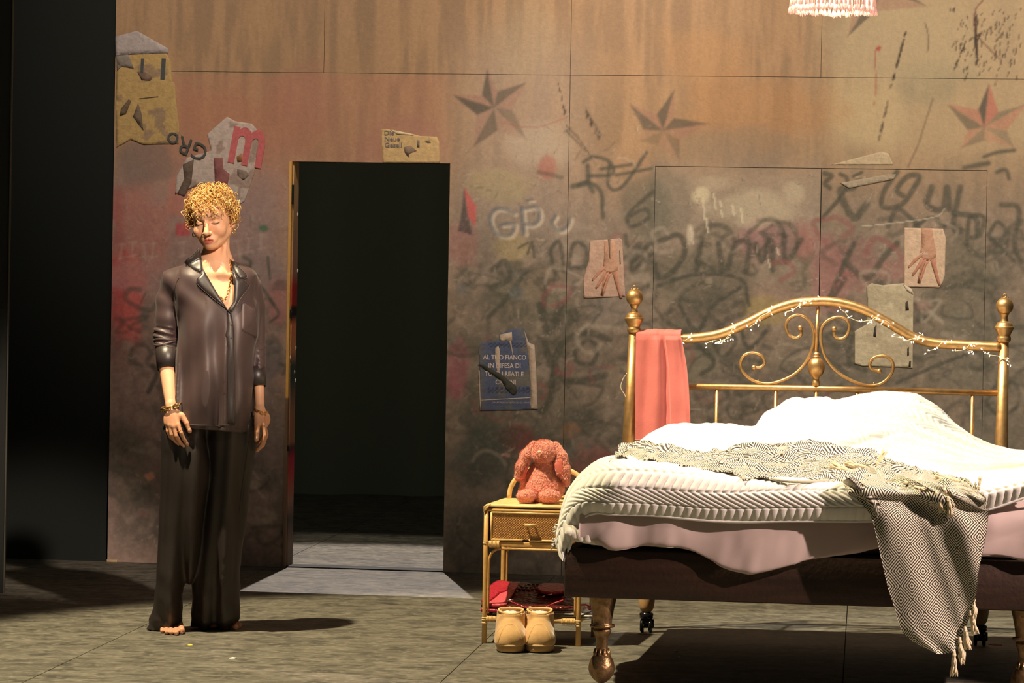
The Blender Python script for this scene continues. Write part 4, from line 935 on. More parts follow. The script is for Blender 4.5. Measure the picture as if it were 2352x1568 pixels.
# hanging drop
Ls = [(1936, 1100), (1962, 1140), (1998, 1180), (2012, 1225), (2026, 1290), (2040, 1350), (2056, 1400), (2070, 1445), (2098, 1474), (2140, 1494)]
Rs = [(2262, 1152), (2270, 1178), (2266, 1220), (2258, 1262), (2248, 1310), (2244, 1350), (2236, 1390), (2226, 1420), (2212, 1456), (2198, 1488)]
vs = [.02, -.145, -.158, -.154, -.148, -.144, -.140, -.137, -.134, -.132]
rows = []
for i, (l, r_) in enumerate(zip(Ls, Rs)):
    pts = []
    for t in np.linspace(0, 1, 9):
        x = l[0]+(r_[0]-l[0])*t; y = l[1]+(r_[1]-l[1])*t
        if i == 0: y = [1100, 1096, 1092, 1098, 1108, 1118, 1130, 1142, 1152][int(round(t*8))]
        if i == 9: y += 10*math.sin(t*PI)
        pts.append((x, y))
    rows.append(rowp(vs[i], pts))
rows = [rowq([(1936, 1088), (1980, 1076), (2030, 1080), (2080, 1090), (2130, 1098), (2180, 1108), (2225, 1120), (2256, 1134)], .03), rowq([(1932, 1102), (1980, 1096), (2030, 1100), (2080, 1108), (2130, 1116), (2180, 1126), (2225, 1138), (2262, 1150)], .05), rowq([(1944, 1124), (1990, 1122), (2030, 1124), (2080, 1128), (2130, 1134), (2180, 1142), (2225, 1152), (2266, 1164)], .035)]+rows[1:]
G = sheet(rows, 170, 230); U_, V_ = arcs(G); q = np.stack([U_, V_, U_*0], -1)
dsp = (fbm(q*np.array([1.4, .5, 1]), 7, 2, 51)-.5)*.035+.007*np.sin(U_*34+V_*3)*sst(V_, .05, .2)+.012*np.exp(-((U_-.12-.1*V_)/.012)**2)*(1-sst(V_, .1, .45))*-1
gobj('blanket_drop', G, diam, throw, dsp, .007, uv=uvg(G, (.03, 0), .06))
# small folded flap left of the drop
lobe([[(1935, 1106), (1975, 1166), (2006, 1208)], [(1945, 1098), (1992, 1150), (2014, 1190)], [(1960, 1094), (2004, 1130), (2022, 1160)]], [-.04, -.165, -.172], .008, 8, .1, (.1, .05), 60, 40)
# tassels
def tassel_mesh(seed, L_=.085, n=15, spread=.4):
    r = random.Random(seed); mb = MB()
    mb.add(tube([(0, 0, .0), (0, 0, -.012), (0, 0, -.02)], [.004, .006, .004], 8)); mb.add(sphere((0, 0, -.016), (.0075, .0075, .007), 10, 6))
    for i in range(n):
        a = r.uniform(0, 6.28); R_ = r.uniform(.1, 1)*spread*.035; l = L_*r.uniform(.75, 1.05); ph = r.uniform(0, 6)
        P = [(math.cos(a)*R_*t**.7+.002*math.sin(ph+t*9), math.sin(a)*R_*t**.7+.002*math.cos(ph+t*8), -.018-(l-.018)*t) for t in np.linspace(0, 1, 7)]
        mb.add(tube(P, [.003, .0036, .0038, .0038, .0036, .0032, .0016], 5))
    return mesh(np.concatenate(mb.V), mb.F, wool, True, name='tassel')
TM = [tassel_mesh(i) for i in range(3)]
def tass(px, py, v, ang=0., sc=1., tilt=0., k=0):
    p = bp(px, py, v) if v < -.1 else rowq([(px, py)], .07)[0]; R_ = Matrix.Rotation(-TH_, 4, 'Z') @ Matrix.Rotation(ang, 4, 'Y') @ Matrix.Rotation(tilt, 4, 'X')
    return inst('tassel', TM[k % 3], Matrix.Translation(Vector(p)) @ R_ @ Matrix.Scale(sc, 4), throw)
for i, (x, y, a, s) in enumerate([(2192, 1492, .02, 1.0), (2204, 1462, -.12, 1.02), (2216, 1438, -.16, .92), (2228, 1400, -.22, .95), (2236, 1368, -.03, .9)]): tass(x, y, -.142, a, s, 0, i)
for i, (x, y, a, s, v) in enumerate([(1960, 1084, 1.9, 1.0, .06), (1990, 1072, 1.7, .9, .04), (1930, 1088, 1.2, .8, .02), (2012, 1070, -2.6, .75, .0), (2020, 1078, -1.0, .8, -.02), (2075, 1108, -1.5, .9, -.05), (2100, 1118, -1.3, .8, -.08), (2205, 1104, 1.7, 1.0, -.02), (2150, 1128, -.35, .9, -.185), (2178, 1140, -.1, .8, -.19), (2168, 1122, -.6, .75, -.18), (2240, 1108, -.2, .6, -.02), (2248, 1124, -3.0, .5, -.02)]): tass(x, y, v, a, s, .25, i)
# stray fringe end on the far left of the throw, over the quilt corner
mb = MB()
for k in range(5): c = rowq([(1402+k*5, 1056-k*2)], .03)[0]; mb.add(tube([c, c+np.array([rnd.uniform(-.01, .01), 0, rnd.uniform(-.012, .004)])], .002, 5))
mb.obj('fringe_end', wool, throw, kind='stuff')
# ================================================================ RED CLOTH
redm = mat('coral_cloth', (.66, .18, .16), .62, sheen=.6, bump=.15, bscale=260, var=.08, vscale=12, spec=.3)
def redcloth():
    n = 150; m = 130; xs = np.linspace(0, 1, n); G = np.zeros((m, n, 3))
    for j in range(m):
        t = j/(m-1)
        if t < .16:   # over the rail, back to front
            a = (t/.16)*PI; yy = 776; 
            for i, s in enumerate(xs):
                x = 1462+(1565-1462)*s; p = bp(x, 772+.02*(x-1462), PV); G[j, i] = p+BZ*(.028*math.sin(a))+BV*(.026*math.cos(a))
        else:
            k = (t-.16)/.84
            for i, s in enumerate(xs):
                x = (1460-2*k)+((1566+24*k+4*math.sin(k*4))-(1460-2*k))*s; y = 778+k*(1010-778)
                w_ = .009*math.sin(s*10+1.2*k)+.006*math.sin(s*19+2+k*2.5)*(1-.4*k)+.010*math.exp(-((s-.58+.06*k)/.035)**2)
                G[j, i] = bp(x, y, PV-.032-.012*k+w_*sst(np.array(k), -.1, .15)-.012*sst(np.array(s), .62, .66)*(1-sst(np.array(s), .9, 1.)))
    U_, V_ = arcs(G); q = np.stack([U_, V_, U_*0], -1)
    gobj('red_cloth', G[::-1], redm, None, (fbm(q*np.array([1.5, .5, 1]), 9, 3, 61)-.5)*.012, .003, label='coral red cloth draped over the left end of the brass headboard', cat='cloth')
redcloth()
# ================================================================ STRING LIGHTS
ledm = mat('lit_led', (1, .95, .8), .4, emit=(1., .86, .62), es=2.6)
wirem = mat('pale_wire', (.85, .74, .50), .4, .3, emit=(1., .8, .5), es=.12)  # faint glow put into the wire, which is no source itself
sl = empty('string_lights', bp(1875, 692, PV), 'fine wire of leaf-shaped fairy lights wound round the top rail of the headboard', 'fairy lights')
def wire(pts, v=PV-.024): 
    P = crv([bp(x, y, v) for x, y in pts], 6); obj('wire', *tube(P, .0013, 5), wirem, sl)
mb = MB()
mb = None
W1 = [[(1573, 782), (1588, 772), (1586, 768)], [(1618, 790), (1640, 782), (1660, 784), (1678, 762), (1686, 746)], [(1652, 784), (1668, 778), (1680, 772)], [(1720, 752), (1738, 740), (1745, 728), (1768, 716), (1772, 706)], [(1805, 716), (1820, 712), (1834, 702), (1842, 688), (1850, 690)], [(1846, 692), (1860, 690), (1876, 684)], [(1930, 710), (1942, 718), (1950, 728), (1975, 738), (2000, 735), (2030, 735), (2046, 744)], [(1998, 742), (2008, 730), (2018, 728)], [(2050, 772), (2068, 776), (2080, 782), (2105, 776), (2125, 778)], [(2098, 780), (2110, 772), (2118, 768)], [(2130, 806), (2150, 800), (2165, 786), (2180, 784)], [(2194, 806), (2216, 802), (2230, 788), (2240, 786)], [(2222, 803), (2232, 806)], [(2258, 806), (2272, 814), (2295, 818), (2312, 824), (2318, 832)]]
for p in W1: wire(p)
wire([(1440, 856), (1430, 872), (1426, 890), (1434, 905), (1438, 914)], PV-.01)
LM = mesh(*sphere((0, 0, 0), (.0020, .0020, .0044), 8, 6), ledm, name='led')
for p in W1:
    for j, (x, y) in enumerate(p):
        for k in range(2):
            c = bp(x+rnd.uniform(-6, 6), y+rnd.uniform(-5, 8), PV-.026); inst('led', LM, Matrix.Translation(Vector(c)) @ Matrix.Rotation(rnd.uniform(-1.3, 1.3), 4, 'Y'), sl)
# ================================================================ RATTAN NIGHTSTAND
ratt = mat('rattan', (.70, .42, .14), .42, var=.28, vscale=26, vstretch=(1, 1, .5), col2=(.42, .22, .06), bump=.15, bscale=60, spec=.5)
ratl = mat('pale_rattan', (.84, .58, .26), .40, var=.2, vscale=30, bump=.1, bscale=60)
weav = mat('woven_cane', (.50, .24, .07), .45, var=.2, vscale=70)
NO = fl(1112, 1476); NT = math.radians(10); NX = np.array([math.cos(NT), -math.sin(NT), 0]); NY = np.array([math.sin(NT), math.cos(NT), 0]); NR = np.array([NX, NY, BZ])
NWD, NDP = .352, .375
nw = lambda a, b, c: NO+NX*a+NY*b+BZ*c
def nh(py, px=1115): return float(onp(px, py, NO, NY)[2])
HT = nh(1158); H1 = nh(1245); HS = nh(1420)
ns = empty('nightstand', nw(NWD/2, NDP/2, 0), 'rattan nightstand with a cane drawer and an arched back, left of the bed', 'nightstand')
nt_ = lambda q: (q[0]@NR+NO, q[1])
rl_ = .0085
for a, b in ((0, 0), (NWD, 0), (0, NDP), (NWD, NDP)):
    ox = .0 if a == 0 else -.0
    l = obj('leg', *tube([nw(a, b, 0), nw(a, b, .13), nw(a, b, .3), nw(a, b, HT-.01)], [.0098, .0092, .0092, .009], 14), ratt, ns)
    mb = MB()
    for h in (HS-.004, HS+.003, HS-.016, H1+.004, H1-.003): mb.add(lathe([(.0095, -.0025), (.0118, 0), (.0095, .0025)], nw(a, b, h), 12))
    for k in range(5): mb.add(tube([nw(a-.009, b-.010, HT-.028+k*.005), nw(a+.006+k*.003, b-.010, HT-.010+k*.003)], .0022, 5))
    mb.obj('cane_binding', ratl, l, kind='stuff')
def pole(name, A, B, r=.008, m=None, **kw): return obj(name, *tube([A, (np.array(A)+B)/2, B], r, 12), m or ratt, ns, **kw)
top = obj('top', *nt_(box((.004, .004, HT-.006), (NWD-.004, NDP-.004, HT+.002), .002)), ratl, ns)
for b in np.linspace(.015, NDP-.015, 14): obj('cane_strip', *tube([nw(.004, b, HT+.001), nw(NWD-.004, b, HT+.001)], .0045, 8, flat=.5), ratl, top)
for A, B in ((nw(0, -.002, HT-.004), nw(NWD, -.002, HT-.004)), (nw(0, NDP, HT-.004), nw(NWD, NDP, HT-.004)), (nw(0, 0, HT-.004), nw(0, NDP, HT-.004)), (nw(NWD, 0, HT-.004), nw(NWD, NDP, HT-.004))): pole('top_rail', A, B, .0052, ratl)
pole('front_rail', nw(0, -.002, HT-.020), nw(NWD, -.002, HT-.020), .006)
# drawer
D0, D1, DZ0, DZ1 = .020, NWD-.020, H1+.012, HT-.028
dr = obj('drawer', *nt_(box((D0, .002, DZ0), (D1, NDP-.03, DZ1), .002)), ratt, ns)
for A, B in (((D0, DZ1), (D1, DZ1)), ((D0, DZ0), (D0+.118, DZ0)), ((D0+.142, DZ0), (D1, DZ0)), ((D0, DZ0), (D0, DZ1)), ((D1, DZ0), (D1, DZ1))): obj('drawer_frame', *tube([nw(A[0], -.004, A[1]), nw(B[0], -.004, B[1])], .0042, 8), ratl, dr)
nx_, nz_ = 220, 90; A, B = np.meshgrid(np.linspace(D0+.004, D1-.004, nx_), np.linspace(DZ0+.003, DZ1-.003, nz_))
wx, wz = .0100, .0046
hh = .0011*np.cos(A/wx*2*PI)*np.cos(B/wz*PI)*1.0+.0005*np.abs(np.sin(B/wz*PI))
V = nw(0, 0, 0)+NX*A[..., None]+BZ*B[..., None]-NY*(.0035+hh[..., None])
obj('woven_panel', V.reshape(-1, 3), gridF(nx_, nz_), weav, dr)
hx = (D0+D1)/2-.008; hz = nh(1204)
hd = MB(); hd.add(tube([nw(hx-.020, -.020, hz+.003), nw(hx+.020, -.020, hz+.003)], .0058, 10, flat=1.1)); hd.add(tube([nw(hx-.015, .0, hz), nw(hx-.015, -.02, hz)], .003, 6)); hd.add(tube([nw(hx+.015, .0, hz), nw(hx+.015, -.02, hz)], .003, 6))
hd.obj('drawer_handle', ratl, dr)
obj('panel_side', *nt_(box((-.002, .01, H1), (.004, NDP-.01, HT-.01), .001)), ratt, ns); obj('panel_side', *nt_(box((NWD-.004, .01, H1), (NWD+.002, NDP-.01, HT-.01), .001)), ratt, ns)
obj('under_board', *nt_(box((.006, -.004, H1-.014), (NWD-.006, NDP-.01, H1+.006), .003)), ratt, ns)
mb = MB()
for k in range(8): mb.add(tube(np.array([nw(.016+k*.005, -.006+.011*math.cos(t), H1-.005+.012*math.sin(t)) for t in np.linspace(0, 2*PI, 11)[:-1]]), .0022, 5, True))
mb.obj('cane_binding', ratl, ns, kind='stuff')
for A, B in ((nw(0, 0, H1-.004), nw(0, NDP, H1-.004)), (nw(NWD, 0, H1-.004), nw(NWD, NDP, H1-.004)), (nw(0, NDP, H1-.004), nw(NWD, NDP, H1-.004))): pole('side_rail', A, B, .007)
for b, flip in ((-.003, 0), (NDP+.002, 0)):
    P = [nw(.013, b, HS+.02), nw(.013, b, H1-.09), nw(.016, b, H1-.055), nw(.03, b, H1-.032), nw(.06, b, H1-.022), nw(NWD/2, b, H1-.021), nw(NWD-.06, b, H1-.022), nw(NWD-.03, b, H1-.032), nw(NWD-.016, b, H1-.055), nw(NWD-.013, b, H1-.09), nw(NWD-.013, b, HS+.02)]
    obj('arch_brace', *tube(crv(P, 6), .0046, 8), ratt, ns)
# lower shelf
for A, B in ((nw(0, 0, HS), nw(NWD, 0, HS)), (nw(0, NDP, HS), nw(NWD, NDP, HS)), (nw(0, 0, HS+.004), nw(0, NDP, HS+.004)), (nw(NWD, 0, HS+.004), nw(NWD, NDP, HS+.004))): pole('shelf_rail', A, B, .0088, ratl)
shf = obj('lower_shelf', *nt_(box((.006, .006, HS-.002), (NWD-.006, NDP-.006, HS+.004), .001)), ratt, ns)
for a in np.linspace(.02, NWD-.02, 14): obj('cane_strip', *tube([nw(a, .0, HS+.005), nw(a, NDP, HS+.005)], .0045, 8, flat=.5), ratt, shf)
for a0 in (.012, NWD-.06):
    mb = MB()
    for k in range(11): mb.add(tube(np.array([nw(a0+k*.0046, .0105*math.cos(t), HS+.0105*math.sin(t)) for t in np.linspace(0, 2*PI, 11)[:-1]]), .0022, 5, True))
    mb.obj('cane_binding', ratl, ns, kind='stuff')
# arched back and inner hoop
P = [bp_ for bp_ in [nw(.045+(.28)*(.5-.5*math.cos(t)), NDP-.01, HT+.118*math.sin(t)) for t in np.linspace(0, PI, 25)]]
P = [nw(NWD/2+.156*-math.cos(t), NDP-.012, HT+.128*abs(math.sin(t))**.85) for t in np.linspace(0, PI, 33)]
obj('back_arch', *tube(P, .0092, 12), ratl, ns)
P = [nw(NWD/2+.005+.104*math.cos(t), NDP-.012, HT+.072+.066*math.sin(t)) for t in np.linspace(0, 2*PI, 41)[:-1]]
obj('back_hoop', *tube(P, .0042, 8, True), ratt, ns)
# ================================================================ BOOTS
suede = mat('tan_suede', (.60, .37, .16), .9, sheen=.5, bump=.08, bscale=200, var=.12, vscale=28, spec=.15)
fleece = mat('cream_fleece', (.9, .84, .76), .95, sheen=.5, bump=.6, bscale=220)
sole = mat('dark_sole', (.03, .025, .02), .7)
def boot(px, lab, mir):
    c = fl(px, 1500); s = .98
    e = empty('boot', c, lab, 'boot', 'pair of sheepskin boots')
    f = lambda x, y, z: c+np.array([x*mir*.93, y*.95, z*.81])     # y back
    g = Grid(c+[-.075, -.03, .0], c+[.075, .30, .20], .0042)
    for a, b, r1, r2, k in [((0, .055, .058), (0, .12, .068), .052, .055, 0), ((-.006, .045, .050), (.008, .05, .050), .042, .042, .02), ((0, .12, .07), (0, .185, .075), .054, .050, .03), ((0, .20, .075), (0, .19, .18), .046, .047, .03)]: g.add(rc(f(*a), f(*b), r1*.90, r2*.90), k)
    for x in (-.012, .012): g.add(rc(f(x, .04, .05), f(x*.9, .12, .05), .044, .044), .02); g.add(rc(f(x*.8, .19, .05), f(x*.8, .19, .175), .042, .042), .02)
    g.sub(bx(c+[0, .1, .028-.105], (.2, .3, .105), .0), .003)     # flat bottom above the sole
    tl_ = Rx(.16); g.sub(bx(f(0, .18, .168)+np.array([0, 0, .10]), (.2, .2, .10), .0, tl_), .002)
    g.sub(rc(f(-.008, .19, .12), f(-.008, .19, .25), .040, .042), .006); g.sub(rc(f(.008, .19, .12), f(.008, .19, .25), .040, .042), .006)
    g.mod(lambda P: (fbm(P, 30, 3, 2+mir)-.5)*.004)
    V, Fq = g.mesh(); obj('upper', relax(V, Fq, 2), Fq, suede, e)
    def outl(k, zs, rr):
        o = []
        for t in np.linspace(0, 2*PI, 44)[:-1]:
            ct, st = math.cos(t), math.sin(t); x = (.056 if st < 0 else .050)*k*np.sign(ct)*abs(ct)**.8; y = .118-.125*k*abs(st)**.85*(1 if st < 0 else -1)*1.0
            if st > 0: y = .118+.125*k*abs(st)**.85
            else: y = .118-.122*k*abs(st)**.85
            o.append(f(x, y, zs))
        return np.array(o)
    def slab(levels, m, name):
        V = np.concatenate([outl(k, z, 0) for k, z in levels]); n = 43; Fq = []
        for i in range(len(levels)-1):
            for j in range(n): j2 = (j+1) % n; Fq.append((i*n+j, i*n+j2, (i+1)*n+j2, (i+1)*n+j))
        Fq += [tuple(range(n-1, -1, -1)), tuple((len(levels)-1)*n+j for j in range(n))]
        if mir < 0: Fq = [t[::-1] for t in Fq]
        obj(name, V, Fq, m, e)
    slab([(.93, 0), (.97, .002), (.98, .0056), (.98, .012)], sole, 'outsole'); slab([(1.0, .0056), (1.03, .014), (1.03, .030), (1.01, .034)], suede, 'midsole')
    obj('welt', *tube(outl(1.04, .0355, 0), .0034, 8, True), mat('boot_welt', (.82, .58, .30), .8), e)
    rim = np.array([f(.0475*math.cos(t), .19+.045*math.sin(t), .170+.018*math.sin(t)*.5+.003*math.cos(2*t)) for t in np.linspace(0, 2*PI, 41)[:-1]])
    obj('rim_binding', *tube(rim, .0042, 8, True), mat('boot_binding', (.78, .50, .22), .8), e)
    v_, f_ = sphere(f(0, .19, .150), (.042, .038, .014), 40, 14); v_ = v_+(fbm(v_, 130, 2, 3)[:, None]-.5)*np.array([0, 0, .014]); obj('fleece_lining', v_, f_, fleece, e)
    sm = np.array([f(x, .128-.9*(.047*.047-x*x)**.5*0+.09*(abs(x)/.05)**2*.6+(-.005), .130-.085*(abs(x)/.05)**2.4+.0) for x in np.linspace(-.052, .052, 25)])
    B = bvh(V, Fq); sp = []
    for x in np.linspace(-.051, .051, 31):
        z = .122-.10*(abs(x)/.053)**3; o = Vector(f(x, -.3, max(z, .05))); h = B.ray_cast(o, Vector((0, 1, 0)))
        if h[0]: sp.append(np.array(h[0]))
    if len(sp) > 4: obj('seam', *tube(np.array(sp), .0017, 6), mat('boot_seam', (.60, .36, .14), .8), e)
boot(1172, 'tan sheepskin boot on the left, in front of the nightstand', -1); boot(1239, 'tan sheepskin boot on the right, beside its pair in front of the nightstand', 1)
# ================================================================ BAG AND MAGAZINES
bagm = mat('crimson_leather', (.42, .012, .035), .28, bump=.6, bscale=90, bdet=1., var=.2, vscale=12, spec=.6)
bagd = mat('oxblood_leather', (.085, .007, .007), .32, bump=.9, bscale=75, bdet=0., var=.35, vscale=30, spec=.5)
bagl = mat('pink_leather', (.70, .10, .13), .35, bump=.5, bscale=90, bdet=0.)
ST = HS+.010
mags = [(.03, .0, 0.008, (.75, .72, .68), .04, 'thin magazine lying at the bottom of the stack on the lower shelf', .0), (.01, .008, .006, (.10, .09, .06), -.06, 'dark-covered magazine in the middle of the stack on the lower shelf', .0), (-.02, .014, .006, (.55, .50, .40), .10, 'beige magazine on top of the stack, under the red bag', 0)]
for dx, dz, th, c, rot, lab, _ in mags:
    e = empty('magazine', nw(NWD/2+dx, NDP/2-.02, ST+dz), lab, 'magazine', 'magazines on the lower shelf')
    ca, sa = math.cos(rot), math.sin(rot); R2 = np.array([NX*ca+NY*sa, -NX*sa+NY*ca, BZ]); O_ = nw(NWD/2+dx, NDP/2-.02, ST+dz)
    q = box((-.185, -.14, .001), (.185, .14, th-.001), .0005); V = q[0].copy(); V[:, 2] += .012*sst(np.abs(V[:, 0]), .14, .19)*.3
    obj('pages', V@R2+O_, q[1], mat('paper_pages', (.8, .77, .7), .7), e)
    q = box((-.187, -.142, th-.001), (.187, .142, th+.0004), .0003); obj('cover', q[0]@R2+O_, q[1], mat('glossy_cover', c, .25), e)
    q = box((-.187, -.142, -.0002), (.187, .142, .001), .0003); obj('cover', q[0]@R2+O_, q[1], mat('glossy_cover', c, .25), e)
BZ0 = ST+.0215
bag = empty('handbag', nw(NWD/2, NDP/2, BZ0), 'crimson crocodile-embossed leather bag lying flat on magazines under the nightstand drawer', 'bag')
def bagpiece(name, uv_poly, h0, h1, m, seed, sag=.02, lab=None, par=None, step=.012):
    V2, T = polyfill(uv_poly, step); z = h0+(h1-h0)*sst(V2[:, 1], .0, .30)+(fbm(np.c_[V2, V2[:, 0]*0], 14, 3, seed)-.5)*sag
    V = np.array([nw(a, b, BZ0+zz_) for (a, b), zz_ in zip(V2, z)]); W, Fq = thick(V, T, -BZ*.010); return obj(name, W, Fq, m, par or bag, label=lab)
body = bagpiece('bag_body', [(-.018, .02), (.06, -.005), (.20, -.008), (.30, .02), (.345, .06), (.30, .16), (.24, .30), (.12, .31), (.02, .30), (-.01, .2)], .018, .075, bagd, 3)
bagpiece('front_panel', [(.0, .016), (.045, -.008), (.078, -.01), (.075, .10), (.082, .20), (.08, .295), (.012, .295)], .024, .082, bagl, 4, .012, 'paler pink front panel')
bagpiece('side_flap', [(-.022, .05), (.004, .02), (.03, .14), (.055, .16), (.05, .26), (.0, .29), (-.02, .2)], .028, .088, bagm, 5, .006, 'plain crimson side flap')
bagpiece('base_edge', [(-.014, -.004), (.10, -.016), (.14, -.012), (.09, .02), (.0, .03)], .004, .02, bagm, 6, .004)
bagpiece('upper_flap', [(.16, .20), (.185, .15), (.23, .135), (.275, .16), (.245, .29), (.17, .30)], .045, .082, bagm, 8, .0048)
obj('strap', *tube(crv([nw(.095, -.012, BZ0+.038), nw(.15, -.018, BZ0+.018), nw(.19, -.02, BZ0+.009), nw(.22, -.018, BZ0+.014), nw(.26, -.012, BZ0+.034), nw(.296, -.008, BZ0+.048)], 6), .006, 8, flat=.5), bagm, bag)
obj('strap', *tube(crv([nw(.33, .06, BZ0+.02), nw(.365, .07, BZ0+.026), nw(.382, .09, BZ0+.012), nw(.372, .12, BZ0+.006)], 6), .009, 8, flat=.4), bagm, bag)
mb = MB()
for a, b, h, l in ((.085, -.014, .040, .024), (.225, .06, .058, .016), (.205, .055, .052, .012)): mb.add(tube([nw(a, b, BZ0+h), nw(a+l, b-.002, BZ0+h+.003)], .0022, 6))
mb.obj('buckle', steel, bag)
# croc scales proud on the body
mb = MB(); Bv = None
for i in range(9):
    for j in range(4):
        a, b = .095+i*.016+(j % 2)*.008, .20+j*.022
        if a > .16+.0 and b > .2 and a > .165: continue
        z = BZ0+.018+(.057)*float(sst(np.array(b), 0, .3))+.004; mb.add(sphere(nw(a, b, z), (.007, .009, .0035), 8, 5))
mb.obj('embossed_scales', bagd, body)
# ================================================================ PLUSH BUNNY
plush = mat('coral_plush', (.88, .34, .26), .95, sheen=.9, bump=.5, bscale=120, var=.10, vscale=40, spec=.1)
plushd = mat('plush_nose', (.95, .62, .44), .9)
inner = mat('plush_ear_lining', (.66, .15, .11), .8, sheen=.4)
NB = nw(0, .16, 0)
def np_(px, py, dy=0.): return onp(px, py, NB, NY)+NY*dy
S_ = float(np.linalg.norm(np_(1300, 1100)-np_(1200, 1100)))/100
bun = empty('plush_bunny', np_(1250, 1150), 'coral pink plush bunny with long drooping ears sitting on the nightstand', 'soft toy')
RN = NR.T
def furry(amp, sc, sd):
    def fn(P):
        Q = P@RN; return (np.abs(noise3(Q*np.array([1, 1, 1.]), sc, sd)-.5)*2-.5)*amp+(noise3(Q, sc*2.3, sd+3)-.5)*amp*.6
    return fn
lo = np_(1170, 1165)-[.12, .20, .12]; hi = np_(1330, 1000)+.12
g = Grid(lo, hi, .0032)
g.add(rc(np_(1249, 1122), np_(1253, 1068), 41*S_, 26*S_)); g.add(el(np_(1240, 1118, .0), (37*S_, 30*S_, 34*S_), RN), .012); g.add(el(np_(1262, 1118, .0), (34*S_, 30*S_, 32*S_), RN), .012)
g.mod(furry(.0035, 190, 1), .012); V, Fq = g.mesh(); V[:, 2] = np.maximum(V[:, 2], HT+.007); obj('body', V, Fq, plush, bun)
g = Grid(lo, hi, .0030); g.add(el(np_(1251, 1036, -.01), (31*S_, 31*S_, 26*S_), RN)); g.add(el(np_(1250, 1046, -.035), (24*S_, 18*S_, 15*S_), RN), .02)
g.mod(furry(.0032, 200, 2), .012); V, Fq = g.mesh(); hdv = obj('head', V, Fq, plush, bun)
obj('nose', *sphere(np_(1247, 1036, -.076), (.0078, .005, .0062), 12, 8), plushd, hdv)
for px in (1229, 1268): obj('eye', *sphere(np_(px, 1030, -.045), .003, 8, 6), plushd, hdv)
def ear(pts, rs, lin):
    g = Grid(lo, hi, .0032)
    P = [np_(x, y, d) for x, y, d in pts]
    for i in range(len(P)-1): g.add(rc(P[i], P[i+1], rs[i]*S_, rs[i+1]*S_), .006)
    g.mod(furry(.003, 190, 5), .012); V, Fq = g.mesh(); e = obj('ear', V, Fq, plush, bun)
    Q = [np_(x, y, d) for x, y, d in lin]; obj('ear_lining', *tube(crv(Q, 5), [4*S_]+[7*S_]*(len(crv(Q, 5))-2)+[3*S_], 10, flat=.45, up=NY), inner, e)
ear([(1228, 1022, -.01), (1212, 1045, -.02), (1200, 1072, -.026), (1194, 1094, -.026)], [10, 14, 13, 9], [(1212, 1062, -.035), (1208, 1080, -.04), (1202, 1098, -.038)])
ear([(1276, 1024, -.01), (1292, 1048, -.02), (1300, 1078, -.026), (1303, 1108, -.026)], [10, 12, 12, 8], [(1290, 1052, -.04), (1292, 1075, -.045), (1298, 1098, -.042)])
ear([(1278, 1035, -.01), (1283, 1060, -.035), (1289, 1085, -.04), (1302, 1100, -.035)], [5, 6, 6, 7], [(1283, 1060, -.045), (1288, 1080, -.048), (1296, 1094, -.044)])
for pts, rs in (([(1231, 1072, .0), (1208, 1105, -.01), (1200, 1128, -.005)], [10, 10, 9]), ([(1274, 1072, .0), (1284, 1100, .0), (1286, 1126, -.0)], [10, 9, 9])):
    g = Grid(lo, hi, .0032); P = [np_(*p) for p in pts]
    for i in range(len(P)-1): g.add(rc(P[i], P[i+1], rs[i]*S_, rs[i+1]*S_), .006)
    g.mod(furry(.003, 190, 6), .012); V, Fq = g.mesh(); obj('arm', V, Fq, plush, bun)
for x, rx, x2 in ((1216, 20, 1226), (1271, 24, 1262)):
    g = Grid(lo, hi, .0030); g.add(el(np_(x, 1136, -.085), (rx*S_, 18*S_, 15*S_), RN)); g.add(rc(np_(x2, 1136, -.03), np_(x, 1138, -.08), 13*S_, 13*S_), .012)
    g.mod(furry(.0036, 190, 7), .012); V, Fq = g.mesh(); V[:, 2] = np.maximum(V[:, 2], HT+.007); obj('foot', V, Fq, plush, bun)
def fur(o, n, L_, seed):
    me = o.data; R_ = np.random.RandomState(seed); k = len(me.polygons); nm_ = np.empty(k*3); ct = np.empty(k*3); ar = np.empty(k); me.polygons.foreach_get('normal', nm_); me.polygons.foreach_get('center', ct); me.polygons.foreach_get('area', ar)
    nm_ = nm_.reshape(-1, 3); ct = ct.reshape(-1, 3); i = R_.choice(k, n, p=ar/ar.sum()); N_ = nm_[i]; C_ = ct[i]+R_.normal(0, .0008, (n, 3))
    sw = np.stack([noise3(C_, 60, 1), noise3(C_, 60, 5), noise3(C_, 60, 9)-.25], -1)-.5; t = sw*2.2+R_.normal(0, .25, (n, 3))+[0, 0, -.35]; t -= N_*(t*N_).sum(1)[:, None]; t /= np.linalg.norm(t, axis=1)[:, None]
    b = np.cross(N_, t); L1 = L_*R_.uniform(.6, 1.2, n)[:, None]; w_ = .0008
    p0 = C_-b*w_; p1 = C_+b*w_; p2 = C_+t*L1*.6+N_*L1*.42+b*w_*.8; p3 = C_+t*L1+N_*L1*.30; V = np.stack([p0, p1, p2, p3], 1).reshape(-1, 3); F_ = np.arange(4*n).reshape(-1, 4)
    obj('fur', V+ORG[o.name], F_, furm, o, kind='stuff', cols=np.repeat(np.array([(.92, .40, .31)])*R_.uniform(.55, 1.25, (n, 1)), 4, 0))
furm = mat('plush_fur', rough=.9, attr=True, sheen=.5, spec=.1)
for ch in [c_ for c_ in bun.children if c_.name.split('.')[0] in ('body', 'head', 'ear', 'arm', 'foot')]: fur(ch, {'body': 9000, 'head': 6000, 'ear': 3400, 'arm': 1200, 'foot': 2400}[ch.name.split('.')[0]], .0048, 3)
